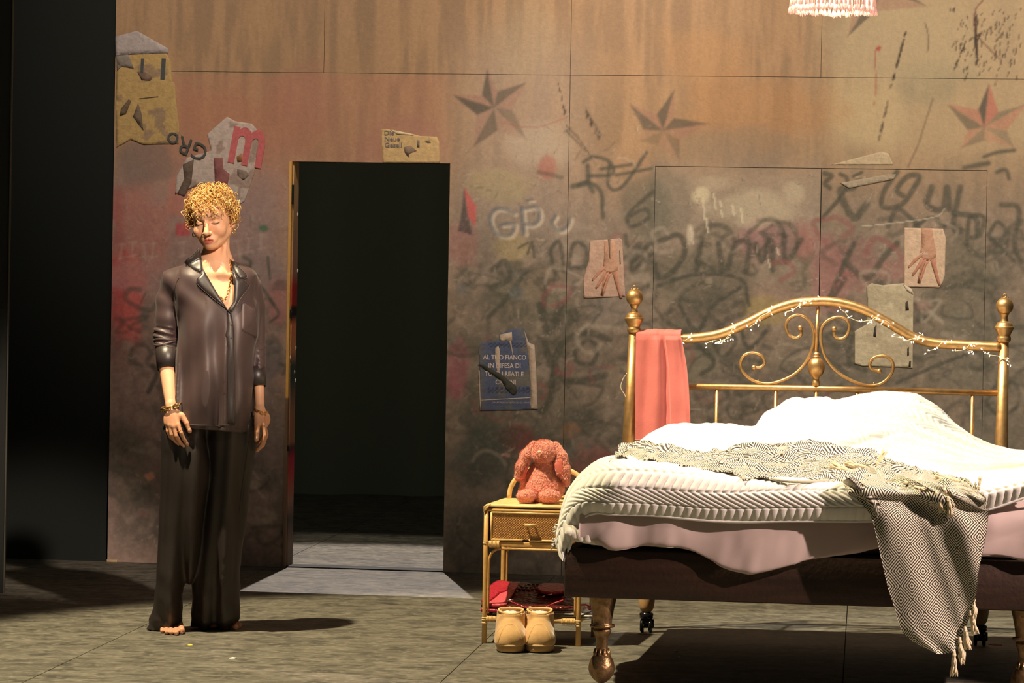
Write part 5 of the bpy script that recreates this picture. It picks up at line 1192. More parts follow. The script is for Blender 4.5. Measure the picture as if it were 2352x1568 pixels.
# ================================================================ HANGING LAMP
LC = atY(1914, 3, 12.6)
shade = mat('pink_fringe_shade', (.85, .36, .28), .7, sheen=.4, emit=(1, .45, .32), es=.35)
fring = mat('pink_fringe', (.92, .50, .42), .7, sheen=.6, emit=(1., .55, .42), es=.5)  # shade and fringe cloth carry their own glow to look strongly lit
lamp = empty('pendant_lamp', LC, 'pink fringed pendant lampshade hanging above the bed, cut by the top edge', 'lamp')
k = LC[2]
prof = [(.150, .02), (.152, .03), (.140, .09), (.11, .15), (.06, .19), (.03, .20)]
obj('shade', *lathe(prof, (LC[0], LC[1], LC[2]), 40), shade, lamp)
obj('shade_ring', *tube(np.array([LC+[.150*math.cos(t), .150*math.sin(t), .022] for t in np.linspace(0, 2*PI, 41)[:-1]]), .005, 8, True), shade, lamp)
obj('cord', *tube([LC+[0, 0, .2], LC+[0, 0, 2.4]], .004, 8), blackpl, lamp)
obj('bulb', *sphere(LC+[0, 0, .08], .03, 16, 10), mat('lit_bulb', (1, .9, .7), .4, emit=(1, .8, .55), es=25), lamp)
bl = bpy.data.lights.new('lamp_bulb', 'POINT'); bl.energy = 16; bl.color = (1, .72, .5); bl.shadow_soft_size = .03
blo = bpy.data.objects.new('lamp_bulb', bl); COL.objects.link(blo); blo.location = LC+[0, 0, .03]
def fr_mesh(seed):
    r = random.Random(seed); mb = MB()
    L_ = .062
    mb.add(tube([(0, 0, 0), (.001, 0, -.02), (0, 0, -L_*.62)], [.0042, .0036, .005], 8))
    for i in range(11):
        a = i*2*PI/11+r.uniform(-.2, .2); R_ = r.uniform(.003, .010); z = -L_*r.uniform(.92, 1.08)
        mb.add(tube([(0, 0, -L_*.55), (math.cos(a)*R_*.6, math.sin(a)*R_*.6, -L_*.8), (math.cos(a)*R_, math.sin(a)*R_, z)], [.0024, .0028, .0014], 5))
    return mesh(np.concatenate(mb.V), mb.F, fring, True, name='fringe_tassel')
FM = [fr_mesh(i) for i in range(4)]
for i in range(56):
    t = i*2*PI/56; s = rnd.uniform(.92, 1.08); rr = .150+rnd.uniform(-.006, .004)
    inst('fringe_tassel', FM[i % 4], Matrix.Translation(Vector(LC+[rr*math.cos(t), rr*math.sin(t), .02])) @ Matrix.Rotation(rnd.uniform(0, 6), 4, 'Z') @ Matrix.Scale(s, 4), lamp)
# ================================================================ POSTERS
mw = lambda px, py, d: wpt(*wsz(px, py), d)
mp_ = mat('poster_paper', rough=.75, attr=True, var=.12, vscale=45, bump=.35, bscale=70, spec=.3)
LCOL = np.array([1.0, .84, .70])
def alb(c, g=1.6): return np.clip(np.array(U(c))*g/LCOL, .01, .9)
def poster(name, poly, colf, lab, seed=0, d=.0028, step=5., cat='poster', curl=.003):
    V2, T = polyfill(poly, step)
    P3_ = np.c_[V2/500., V2[:, :1]*0]; off = d+(fbm(P3_, 9, 3, seed)-.3)*curl
    V = np.array([mw(x, y, o) for (x, y), o in zip(V2, off)]); c = colf(V2[:, 0], V2[:, 1]); c = np.array([alb(q) for q in c]) if np.ndim(c) == 2 else np.tile(alb(c), (len(V2), 1))
    W, Fq = thick(V, T, NW*.002); return obj(name, W, [t[::-1] for t in Fq], mp_, None, label=lab, cat=cat, cols=np.concatenate([c, c]))
def overlay(par, name, poly, col, d=.0050, lab=None, step=12):
    V2, T = polyfill(poly, step); V = np.array([mw(x, y, d) for x, y in V2]); W, Fq = thick(V, T, NW*.0012); c = np.tile(alb(col), (len(W), 1))
    return obj(name, W, [t[::-1] for t in Fq], mp_, par, cols=c, label=lab)
inkm = {}
def text(par, name, s, px, py, hpx, col, rot=0., d=.0058, sx=1., bold=.0, align='LEFT'):
    """lettering of cap height hpx px with baseline start at px,py"""
    cu = bpy.data.curves.new(name, 'FONT'); cu.body = s; cu.size = 1.0; cu.offset = bold; cu.extrude = .003; cu.align_x = align; cu.resolution_u = 3
    to = bpy.data.objects.new('t', cu); COL.objects.link(to); bpy.context.view_layer.update()
    dg = bpy.context.evaluated_depsgraph_get(); me = bpy.data.meshes.new_from_object(to.evaluated_get(dg)); bpy.data.objects.remove(to)
    V = np.array([v.co[:] for v in me.vertices]); Fq = [tuple(p.vertices) for p in me.polygons]; bpy.data.meshes.remove(me)
    if not len(V): return
    s0, z0 = wsz(px, py); s1, z1 = wsz(px, py-hpx); hm = abs(z1-z0)/.72
    ca, sa = math.cos(rot), math.sin(rot)
    a = V[:, 0]*hm*sx; b = V[:, 1]*hm; A = a*ca-b*sa; B = a*sa+b*ca
    W = wpt(0, 0, 0)+TW*(s0+A)[:, None]+BZ*(z0+B)[:, None]-NW*(d+V[:, 2]*hm*.5)[:, None]
    key = tuple(col)
    if key not in inkm: inkm[key] = mat('print_ink', tuple(alb(col)), .7, var=.15, vscale=60)
    return obj(name, W, Fq, inkm[key], par, smooth=False)
# 1 yellow poster, top left
def cy(x, y):
    n = fbm(np.c_[x/60, y/60, x*0], 1, 3, 4); out = []
    for a, b, k in zip(x, y, n): out.append((166, 128, 78) if k > .38 else (140, 108, 78))
    return np.array(out)
p = poster('poster', [(268, 122), (300, 126), (318, 118), (382, 122), (392, 140), (396, 186), (402, 195), (405, 236), (412, 290), (410, 330), (330, 332), (300, 320), (268, 338), (266, 240), (268, 180)], cy, 'torn yellow poster numbered 11 at the upper left of the wall', 2)
overlay(p, 'torn_flap', [(266, 84), (315, 71), (388, 112), (386, 122), (322, 124), (266, 128)], (158, 136, 124), .0052, 'pale pinkish torn upper sheet')
overlay(p, 'torn_flap', [(268, 128), (296, 126), (308, 158), (280, 152), (270, 162)], (124, 106, 92), .0056)
overlay(p, 'torn_hole', [(316, 165), (330, 162), (350, 178), (346, 186), (326, 184)], (110, 82, 66), .0052)
overlay(p, 'torn_hole', [(278, 250), (296, 228), (302, 232), (290, 262), (276, 266)], (96, 74, 56), .0052)
overlay(p, 'torn_hole', [(318, 236), (326, 262), (330, 300), (322, 290), (306, 268)], (104, 82, 62), .0052)
text(p, 'lettering', '1', 314, 166, 33, (66, 62, 58), -.04, sx=1.1, bold=.02); text(p, 'lettering', '1', 356, 180, 48, (66, 62, 58), -.05, sx=1.1, bold=.02)
overlay(p, 'printed_line', [(320, 226), (364, 221), (364, 223), (320, 228)], (80, 66, 46), .0052)
# 2 white poster with red m
def cw(x, y): return np.where((fbm(np.c_[x/40, y/40, x*0], 1, 3, 8) > .56)[:, None], np.array((148, 118, 100)), np.array((174, 146, 128)))
p = poster('poster', [(476, 308), (522, 268), (540, 278), (578, 284), (604, 312), (590, 350), (584, 400), (562, 462), (548, 470), (520, 470), (470, 420), (402, 446), (406, 404), (430, 362), (486, 346)], cw, 'torn off-white poster with a big red letter m above the person\'s head', 5)
text(p, 'lettering', 'm', 520, 368, 124, (176, 84, 78), -.17, sx=.66, bold=.022)
overlay(p, 'torn_hole', [(492, 362), (512, 362), (514, 388), (528, 400), (522, 430), (494, 420)], (132, 78, 70), .0052); overlay(p, 'torn_hole', [(544, 360), (556, 352), (560, 370), (546, 372)], (150, 100, 58), .0060)
overlay(p, 'torn_hole', [(545, 388), (566, 392), (572, 402), (560, 414), (546, 402)], (120, 96, 80), .0052)
overlay(p, 'torn_hole', [(420, 378), (446, 366), (440, 420), (424, 450), (408, 444), (424, 410)], (100, 78, 62), .0052)
# 3 Die Neue Gesell
p = poster('poster', [(876, 297), (895, 297), (950, 308), (965, 312), (1003, 314), (1009, 325), (1010, 374), (879, 373)], lambda x, y: np.tile((180, 140, 92), (len(x), 1)), 'cream scrap of poster reading Die Neue Gesell above the doorway', 9)
for s, y in (('Die', 310), ('Neue', 324), ('Gesell', 338)): text(p, 'lettering', s, 882.5+(y-310)*.05, y, 10.5, (112, 96, 84), .02, sx=1.12, bold=.025)
overlay(p, 'torn_hole', [(928, 338), (936, 336), (944, 334), (957, 346), (942, 352), (938, 361), (930, 350)], (128, 100, 80), .0052); overlay(p, 'torn_bar', [(958, 322), (964, 322), (964, 338), (958, 338)], (110, 94, 82), .0052)
overlay(p, 'torn_hole', [(976, 326), (986, 320), (990, 328), (984, 328)], (130, 108, 86), .0052); overlay(p, 'folded_edge', [(896, 297), (950, 308), (950, 311), (912, 308)], (200, 165, 124), .0052)
text(wall, 'painted_letters', 'GRo', 484, 338, 40, (70, 64, 56), PI-.36, d=.0075, sx=1.0)
# 4 blue notice
def cb(x, y):
    n = fbm(np.c_[x/50, y/50, x*0], 1, 3, 12); e = sst(x, 1100, 1125)*.7+.3; c = np.array([(80, 80, 94)])*1.0; g = np.array([(104, 92, 80)])
    a = (sst(n, .3, .5)*e)[:, None]; out = g*(1-a)+c*a
    chk = ((np.floor(x/5)+np.floor(y/5)) % 2 == 0) & (((y > 788) & (y < 798)) | ((y > 890) & (y < 902))) & (x > 1120); out[chk] = (58, 58, 70); return out
p = poster('poster', [(1100, 800), (1106, 786), (1148, 780), (1148, 768), (1175, 755), (1203, 752), (1214, 782), (1228, 790), (1232, 860), (1235, 940), (1104, 943), (1102, 860)], cb, 'blue and white Italian police notice pasted on the wall above the nightstand', 12, step=3.5)
overlay(p, 'white_margin', [(1205, 760), (1214, 786), (1228, 792), (1232, 860), (1235, 939), (1218, 939), (1219, 880), (1214, 820), (1210, 790)], (176, 144, 118), .0048)
overlay(p, 'white_crest_box', [(1148, 782), (1149, 768), (1176, 762), (1177, 782)], (178, 146, 118), .0048)
overlay(p, 'torn_strip', [(1138, 800), (1145, 794), (1149, 806), (1149, 850), (1144, 858), (1137, 828)], (178, 146, 118), .0048); overlay(p, 'torn_strip', [(1170, 782), (1174, 782), (1178, 806), (1179, 830), (1177, 812)], (168, 136, 112), .0048)
overlay(p, 'white_rule', [(1104, 918), (1219, 912), (1219, 914), (1104, 920)], (186, 156, 132), .0048); overlay(p, 'white_rule', [(1099, 850), (1102, 850), (1105, 942), (1103, 942)], (180, 146, 120), .0048)
for s, x, y, h, cx in (('AL TUO FIANCO', 1110, 825, 11, 1.0), ('IN DIFESA DI', 1122, 844, 11, 1.0), ('TUTTI I REATI E', 1114, 863, 11, .97), ('CRIMINI', 1138, 882, 11, 1.0)): text(p, 'lettering', s, x, y, h, (196, 166, 148), .012, d=.0052, sx=cx*.87, bold=.015)
text(p, 'lettering', 'DIPARTIMENTO DI POLIZIA DI VERONA', 1130, 926, 4, (176, 150, 134), .02, sx=.95); text(p, 'lettering', '- - - - - - - - - - - - -', 1142, 934, 3.5, (150, 128, 120), .02)
overlay(p, 'spray_streak', [(1098, 836), (1112, 838), (1150, 858), (1186, 886), (1188, 902), (1180, 908), (1166, 896), (1152, 874), (1120, 852)], (62, 56, 44), .0066, 'black spray stroke over the notice')
# 5,6 hand posters
def hand_poster(poly, lab, xf, seed, base=(190, 152, 120)):
    p = poster('poster', poly, lambda x, y: np.tile(base, (len(x), 1)), lab, seed)
    X_ = lambda L_: [xf(x, y) for x, y in L_]
    sk = (180, 128, 98)
    overlay(p, 'printed_forearm', X_([(38, 0), (62, 0), (68, 40), (72, 62), (70, 70), (58, 78), (42, 76), (36, 60), (38, 30)]), sk, .0048)
    for F_ in ([(44, 62), (34, 72), (22, 84), (10, 96), (8, 92), (20, 76), (38, 60)], [(44, 72), (36, 92), (24, 110), (18, 116), (16, 112), (26, 94), (38, 72)], [(50, 74), (42, 96), (36, 114), (34, 130), (29, 130), (32, 112), (36, 92), (42, 76)], [(60, 74), (50, 88), (44, 108), (36, 132), (30, 131), (36, 106), (46, 82)], [(58, 76), (72, 70), (72, 90), (76, 112), (82, 138), (76, 137), (68, 112), (62, 92)]):
        overlay(p, 'printed_finger', X_(F_), (174, 116, 88), .0052)
    return p
k = hand_poster([(2077, 523), (2166, 525), (2172, 545), (2170, 632), (2165, 648), (2158, 660), (2077, 658)], 'pinkish poster of a hand pointing down, right of the closed doors and above the bed', lambda x, y: (2077+x*1.03, 524+y*.96), 14)
text(k, 'lettering', 'vona', 2112, 584, 6.5, (206, 176, 150), 0., sx=1.1, bold=.01)
k = hand_poster([(1355, 552), (1396, 550), (1402, 590), (1402, 549), (1424, 547), (1429, 551), (1436, 680), (1360, 684), (1341, 684), (1340, 640), (1352, 600)], 'pinkish poster of a hand with a slit top, left of the brass bedpost', lambda x, y: (1352+x*.95, 554+y*.95), 15, (176, 134, 108))
overlay(k, 'slit', [(1397, 550), (1402, 549), (1402, 595), (1400, 592)], (110, 88, 68), .0052); overlay(k, 'slit', [(1423, 575), (1425, 575), (1426, 606), (1424, 606)], (80, 60, 48), .0052)
# 7 blank cream, 8 strip over the door tops
k = poster('poster', [(1990, 658), (2002, 650), (2028, 655), (2050, 652), (2078, 650), (2094, 664), (2098, 672), (2096, 845), (2060, 843), (1980, 840), (1963, 835), (1963, 760), (1990, 745), (1993, 690)], lambda x, y: np.where((fbm(np.c_[x/40, y/40, x*0], 1, 2, 6) > .5)[:, None], np.array((166, 142, 110)), np.array((176, 152, 118))), 'blank cream poster with torn corners behind the right half of the headboard', 17)
for q in ([(2080, 695), (2085, 690), (2088, 712), (2080, 713)], [(2084, 800), (2088, 796), (2088, 815), (2084, 818)], [(2008, 752), (2014, 744), (2012, 774), (2006, 772)], [(2088, 830), (2093, 828), (2092, 842), (2087, 842)]): overlay(k, 'torn_hole', q, (70, 58, 46), .0052)
overlay(k, 'folded_corner', [(2074, 651), (2094, 664), (2097, 676), (2084, 668)], (194, 166, 140), .0054)
poster('poster', [(1910, 378), (2024, 348), (2040, 352), (2052, 378)], lambda x, y: np.tile((172, 142, 108), (len(x), 1)), 'faded cream paper strip pasted above the closed doors on the right', 18)
poster('poster', [(2040, 400), (2058, 400), (2052, 412), (1950, 432), (1930, 420)], lambda x, y: np.tile((150, 126, 100), (len(x), 1)), 'faint torn paper strip on the right closed door, near its top', 19)
# ================================================================ PERSON
YP = 13.10
pp = lambda px, py, dy=0.0: atY(px, py, YP+dy)
M1 = 8000/YP                      # px per metre at the figure
D = math.radians
skin = mat('skin', rough=.48, attr=True, sub=.0, var=.05, vscale=40, bump=.06, bscale=260, spec=.4)
per = empty('person', pp(450, 1450)*[1, 1, 0], 'person with curly golden hair in a dark satin pyjama shirt and wide trousers, barefoot', 'person')
# ---- body surface (one field, sampled finer where skin shows)
HR = Rz(D(-9))@Rx(D(11))@Ry(D(-6)); HO = pp(487, 502, .0)+HR@np.array([0, .0, .0])
H = lambda p: tf(p, HO, HR)
add = []            # (prim,k,op)
def A(p, k=.01): add.append((p, k, 1))
def S(p, k=.01): add.append((p, k, -1))
h = lambda x, y, z: (x, y, z)
A(H(el((0, .014, .018), (.073, .093, .084))), 0)
A(H(el((0, -.020, -.028), (.060, .064, .080))), .02)
for s in (-1, 1):
    A(H(rc((s*.050, .010, -.052), (s*.013, -.060, -.088), .018, .015)), .020)
A(H(el((0, -.072, -.089), (.020, .016, .015))), .012)
for s in (-1, 1): A(H(el((s*.035, -.056, -.034), (.027, .025, .026))), .018)
A(H(rc((-.040, -.066, .020), (-.012, -.081, .016), .009, .008)), .012); A(H(rc((.040, -.066, .020), (.012, -.081, .016), .009, .008)), .012)
A(H(el((0, -.060, .040), (.055, .034, .035))), .02)
for s in (-1, 1): S(H(el((s*.031, -.089, .000), (.018, .013, .011))), .010)
for s in (-1, 1): A(H(el((s*.031, -.066, -.003), (.0155, .0165, .0135))), .003)
A(H(rc((0, -.083, .010), (0, -.107, -.036), .0070, .0105)), .008)
A(H(el((0, -.107, -.037), (.0105, .009, .009))), .004)
for s in (-1, 1): A(H(el((s*.0115, -.095, -.040), (.0075, .009, .0075))), .005)
A(H(el((0, -.076, -.066), (.029, .018, .020))), .012)
for s in (-1, 1): S(H(rc((s*.014, -.094, -.048), (s*.004, -.096, -.046), .0030, .0030)), .003)
A(H(rc((-.018, -.085, -.0655), (-.003, -.0935, -.0615), .0035, .0052)), .004); A(H(rc((.018, -.085, -.0655), (.003, -.0935, -.0615), .0035, .0052)), .004)
A(H(rc((-.016, -.085, -.0735), (.016, -.085, -.0735), .004, .004)), .004); A(H(el((0, -.089, -.0745), (.012, .0065, .0065))), .004)
S(H(rc((-.017, -.0925, -.0685), (.017, -.0925, -.0685), .0016, .0016)), .003); S(H(el((0, -.096, -.069), (.010, .006, .0022))), .002)
S(H(el((0, -.098, -.056), (.004, .005, .008))), .004)
for s in (-1, 1):
    A(H(el((s*.075, .016, -.012), (.008, .019, .031), Rz(D(-s*28)))), .004); A(H(el((s*.073, .010, -.034), (.007, .011, .012))), .006)
    S(H(el((s*.082, .008, -.008), (.006, .010, .018), Rz(D(-s*28)))), .004)
NK = pp(496, 610, .03)
A(rc(HO+HR@np.array([0, .040, -.070]), NK, .048, .050), .006)
A(rc(HO+HR@np.array([.0, .030, -.090]), pp(498, 606, -.004), .030, .034), .008)
A(rc(NK, pp(438, 652, .035), .042, .038), .03); A(rc(NK, pp(556, 652, .055), .042, .036), .03)
A(rc(pp(494, 640, .02), pp(497, 720, .02), .09, .105), .05); A(el(pp(470, 690, -.035), (.07, .05, .07)), .04); A(el(pp(530, 690, -.025), (.065, .05, .07)), .04)
for s, q in ((-1, ((500, 628), (440, 634))), (1, ((510, 628), (560, 638)))): A(rc(pp(*q[0], -.062), pp(*q[1], -.035), .008, .009), .02)
for s in (-1, 1): A(rc(HO+HR@np.array([s*.045, .01, -.07]), pp(505+s*3, 626, -.055), .008, .008), .015)
A(rc(pp(496, 720, .02), pp(486, 930, .03), .10, .095), .06)
# arms
A(rc(pp(410, 670, .03), pp(382, 770, .05), .036, .030), .03); A(rc(pp(382, 770, .05), pp(383, 835, .0), .031, .031), .02); A(rc(pp(383, 835, .0), pp(393, 925, -.075), .0325, .0225), .01)
A(rc(pp(572, 675, .06), pp(584, 780, .08), .034, .029), .03); A(rc(pp(584, 780, .08), pp(594, 870, .04), .027, .0185), .008); A(rc(pp(594, 870, .04), pp(597, 938, .0), .0185, .0175), .008)
# legs
A(rc(pp(428, 985, .03), pp(402, 1210, .02), .066, .048), .03); A(rc(pp(400, 1210, .02), pp(384, 1425, .06), .052, .03), .03)
A(rc(pp(530, 985, .06), pp(505, 1210, .07), .066, .048), .03); A(rc(pp(505, 1210, .06), pp(490, 1420, .10), .052, .03), .03)
# hands
def hand(WR, knu, fingers, thumb, rs, dyk):
    W0 = pp(*WR)
    for kx in knu: A(rc(W0, pp(*kx), .0165, .0105), .008)
    A(el((W0+pp(*knu[1])+pp(*knu[2]))/3+np.array([0, .004, 0]), (.030, .013, .034)), .012)
    for f, r in zip(fingers, rs):
        P = [pp(*q) for q in f]
        for i in range(len(P)-1): A(rc(P[i], P[i+1], r*(1-.08*i), r*(1-.08*(i+1))), .0035 if i == 0 else .002)
    P = [pp(*q) for q in thumb]; rr = [.0145, .0118, .0098, .0085]
    for i in range(len(P)-1): A(rc(P[i], P[i+1], rr[i], rr[i+1]), .007 if i == 0 else .003)
hand((393, 930, -.085), [(384, 972, -.100), (391, 976, -.112), (399, 979, -.118), (409, 977, -.118)],
     [[(383, 968, -.100), (385, 990, -.104), (391, 1003, -.098), (398, 1011, -.090)], [(390, 975, -.112), (394, 998, -.116), (402, 1012, -.108), (411, 1020, -.098)],
      [(399, 978, -.118), (405, 1001, -.124), (413, 1015, -.116), (422, 1024, -.106)], [(409, 975, -.120), (416, 994, -.128), (423, 1009, -.122), (431, 1021, -.112)]],
     [(402, 945, -.090), (418, 955, -.100), (429, 972, -.108), (436, 990, -.110)], [.0072, .0080, .0084, .0082], 0)
hand((597, 942, -.005), [(604, 975, -.020), (606, 974, .000), (606, 972, .018), (604, 968, .034)],
     [[(604, 975, -.020), (608, 1000, -.026), (602, 1019, -.024), (592, 1032, -.018)], [(606, 974, .0), (611, 1001, -.004), (604, 1022, -.002), (590, 1035, .004)],
      [(606, 972, .018), (612, 998, .018), (604, 1018, .022), (590, 1031, .028)], [(604, 968, .034), (608, 990, .036), (602, 1006, .040), (592, 1018, .044)]],
     [(592, 950, -.015), (591, 972, -.032), (590, 992, -.040), (589, 1009, -.042)], [.0080, .0084, .0080, .0072], 0)
# feet
def foot(heel, ball, side, toes, rt):
    A(rc(heel+[0, 0, .028], ball+[0, 0, .026], .026, .024), .01); A(rc(heel+[0, 0, .04], ball+[0, 0, .03]+side*.018, .026, .020), .012); A(rc(heel+[0, 0, .04], ball+[0, 0, .026]-side*.020, .026, .018), .012)
    for t, r in zip(toes, rt): A(rc(t[0]+[0, 0, r+.006], t[1]+[0, 0, r], r, r*.95), .003)
f1 = lambda px, py: fl(px, py)
b1 = f1(394, 1446); hl = f1(356, 1440); hl = b1+(np.array([-.03, .17, 0])); hl[2] = 0
foot(hl, f1(392, 1440), np.array([1., 0, 0]), [(f1(412, 1444), f1(417, 1456)), (f1(401, 1446), f1(405, 1459)), (f1(392, 1447), f1(393.5, 1458)), (f1(382, 1446), f1(383, 1457)), (f1(373, 1444), f1(372.5, 1454))], [.0135, .0100, .0095, .0090, .0085])
b2 = f1(522, 1441); h2 = f1(470, 1432)
foot(h2, b2, np.array([.5, -.85, 0]), [(f1(530, 1444), f1(541, 1447)), (f1(536, 1441), f1(548, 1443.5)), (f1(538, 1438), f1(551, 1440)), (f1(537, 1435), f1(549, 1436.5)), (f1(534, 1432), f1(544, 1433.5))], [.012, .0095, .009, .0085, .008])
A(rc(pp(384, 1425, .06), hl+[0, 0, .05], .032, .034), .02); A(rc(pp(490, 1420, .10), h2+[.0, 0, .05], .032, .032), .02)
def zax(segs):
    out = []
    for z0, z1, st in segs: out.append(np.linspace(z0, z1, max(2, int(round((z1-z0)/st)))+1)[:-1])
    out.append([segs[-1][1]]); return np.concatenate(out)
zp = lambda y: float(pp(490, y)[2])
zA = zax([(-.004, .075, .0026), (.075, zp(1048), .014), (zp(1048), zp(838), .0026), (zp(838), zp(735), .012), (zp(735), zp(600), .0045), (zp(600), float(HO[2])+.14, .0022)])
xA = np.arange(pp(330, 700)[0], pp(635, 700)[0], .0025); yA = np.arange(12.915, 13.345, .0026)
LIP, BROW, BASE, BLUSH, LASH, NAIL = [np.array(U(c)) for c in ((186, 84, 74), (120, 84, 56), (226, 172, 136), (216, 142, 112), (84, 52, 38), (236, 178, 160))]
g = Grid(None, None, .0022, [xA, yA, zA])
for p, k, op in add: (g.add if op > 0 else g.sub)(p, k)
V, Fq = g.mesh(); V = relax(V, Fq, 1, .4); del g
V[:, 2] = np.maximum(V[:, 2], .0012)
c = np.tile(BASE, (len(V), 1)); q = (V-HO)@HR
def paint(wt, col): global c; c = c+(col-c)*np.clip(wt, 0, 1)[:, None]
ax = np.abs(q[:, 0]); inh = (np.abs(q) < .14).all(1); fr = inh & (q[:, 1] < -.03)
paint(fr*.35*np.exp(-((ax-.036)/.02)**2-((q[:, 2]+.035)/.018)**2), BLUSH); paint(fr*.35*np.exp(-(ax/.012)**2-((q[:, 2]+.038)/.012)**2), BLUSH)
up_ = .0045*(1-(ax/.022)**2)+.0015*np.exp(-((ax-.005)/.004)**2)
paint(fr*(1-sst((ax/.0205)**2+((q[:, 2]+.0692)/.0105)**2, .75, 1.1))*.85, LIP)
paint(fr*(ax < .017)*np.exp(-((q[:, 2]+.0688)/.0011)**2)*.85, np.array(U((96, 40, 36))))  # shade of the gap between the lips, put into the colour
bz = .0195+.006*sst(ax, .012, .034)-.010*sst(ax, .036, .052); paint(fr*sst(ax, .010, .014)*(1-sst(ax, .046, .052))*np.exp(-((q[:, 2]-bz)/.0036)**2)*.9, BROW)
lz = -.0085-.0015*np.cos((ax-.031)/.014*PI/2)+.003; lz = -.0075+.05*(ax-.031)**2/.014; paint(fr*sst(ax, .016, .019)*(1-sst(ax, .044, .048))*np.exp(-((q[:, 2]-lz)/.0013)**2)*.9, LASH)
paint(fr*sst(ax, .014, .02)*(1-sst(ax, .044, .05))*np.exp(-((q[:, 2]-.0075)/.0022)**2)*.35, BROW)
paint(fr*np.exp(-((ax-.009)/.0035)**2-((q[:, 2]+.0465)/.0025)**2)*.8, np.array(U((110, 54, 42))))  # shade inside the nostrils, put into the colour
hands = (V[:, 2] < pp(400, 950)[2]) & (V[:, 2] > .3); paint(hands*.25, BLUSH); paint((V[:, 2] < .09)*.45, BLUSH)
body = obj('body', V, Fq, skin, per, cols=c)
BB = bvh(V, Fq)
# nails
nm = mat('finger_nail', U((236, 190, 172)), .25)
def dropn(px, py, r, parent=None, dirx=0.):
    d = Vector(ray(px, py)).normalized(); hh = BB.ray_cast(Vector(CAMP), d)
    if hh[0]:
        n = hh[1]; M_ = Matrix.Translation(hh[0]) @ n.to_track_quat('Z', 'Y').to_matrix().to_4x4(); v, f_ = sphere((0, 0, 0), (r, r*1.2, .0008), 10, 5); v = np.array([(M_ @ Vector(p))[:] for p in v]); obj('finger_nail', v, f_, nm, body)
for x, y, r in ((430, 1018, .0042), (435, 987, .0052), (421, 1022, .004), (589, 1006, .005), (417, 1453.5, .0062), (405, 1457, .004)): dropn(x, y, r)
# eyelashes and lids
for s in (-1, 1):
    P = []
    for t in np.linspace(-1, 1, 11):
        o = HO+HR@np.array([s*.031+t*.0145, -.3, -.0075+.0022*t*t]); hh = BB.ray_cast(Vector(o), Vector(HR@np.array([0, 1., 0])))
        if hh[0]: P.append(np.array(hh[0])+HR@np.array([0, -.0009, 0]))
    if len(P) > 3: obj('eyelashes', *tube(np.array(P), .0012, 6), mat('lashes', U((70, 44, 30)), .7), body)
# ---- hair
ga, gb, gc = np.array(U((212, 158, 84))), np.array(U((112, 76, 42))), np.array(U((238, 206, 146)))
mbh = MB(); rh = random.Random(11)
cap = []
for i in range(2300):
    # direction on the scalp
    while True:
        a = rh.uniform(-PI, PI); e_ = rh.uniform(-.35, PI/2)
        d = np.array([math.sin(a)*math.cos(e_), -math.cos(a)*math.cos(e_), math.sin(e_)])
        if rh.random() > math.cos(e_)+.15: continue
        front = d[1] < -.25
        if front and d[2] < .42+.10*abs(d[0]): continue
        if abs(d[0]) > .55 and d[1] < .0 and d[2] < .0: continue
        if not front and d[2] < -.35: continue
        break
    base = np.array([0, .014, .020])+d*np.array([.072, .094, .086])*rh.uniform(.97, 1.08)
    # lie along: swirl from the crown outwards and forwards
    t0 = np.array([d[0]*.8+rh.uniform(-.7, .7), -.35+rh.uniform(-.7, .7), -.55+rh.uniform(-.5, .5)]); t0 -= d*(t0@d); t0 /= np.linalg.norm(t0)
    if d[1] < -.15 and d[2] > .4: t0 = t0*.5+np.array([rh.uniform(-.5, .5), -.5, -.45])*.7; t0 /= np.linalg.norm(t0)
    b_ = np.cross(d, t0); lo_ = rh.random() < .25; L_ = rh.uniform(.022, .05)*(1.5 if lo_ else 1); R_ = rh.uniform(.0030, .0060)*(1.6 if lo_ else 1); tw = rh.uniform(1.2, 2.4)*rh.choice((-1, 1)); ph = rh.uniform(0, 6.3)
    n = 14; P = []
    lift = rh.uniform(.001, .016)*(1.5 if lo_ else 1)
    for k in range(n):
        t = k/(n-1); out = lift*math.sin(t*PI*.8)+.003; p = base+t0*L_*t+d*(out-.010*t*t)+(b_*math.cos(ph+tw*t*2*PI)+d*math.sin(ph+tw*t*2*PI))*R_*(1-.2*t)
        P.append(p)
    P = HO+np.array(P)@HR.T
    cc = ga+(gb-ga)*rh.random()*.9 if rh.random() < .6 else ga+(gc-ga)*rh.random()
    mbh.add(tube(P, [.0005]+[.0012]*(n-3)+[.0008, .0003], 4, caps=False), cc)
hairm = mat('golden_hair', rough=.5, attr=True, spec=.35)
hair = mbh.obj('hair', hairm, per, label='short curly golden-brown hair'); hair['kind'] = 'stuff'
g = Grid(HO-[.12, .13, .10], HO+[.12, .14, .15], .006)
g.add(H(el((0, .020, .022), (.079, .096, .087))), 0); g.sub(H(bx((0, -.10, -.06), (.2, .10, .115))), .02); g.sub(H(bx((0, 0, -.12), (.2, .2, .085))), .02); g.sub(H(bx((0, -.04, -.09), (.2, .05, .115))), .01)
g.mod(lambda P: (noise3(P, 120, 3)-.5)*.008, .02); V, Fq = g.mesh(); obj('hair_cap', V, Fq, mat('hair_underlayer', U((120, 76, 34)), .6, var=.4, vscale=120), hair)
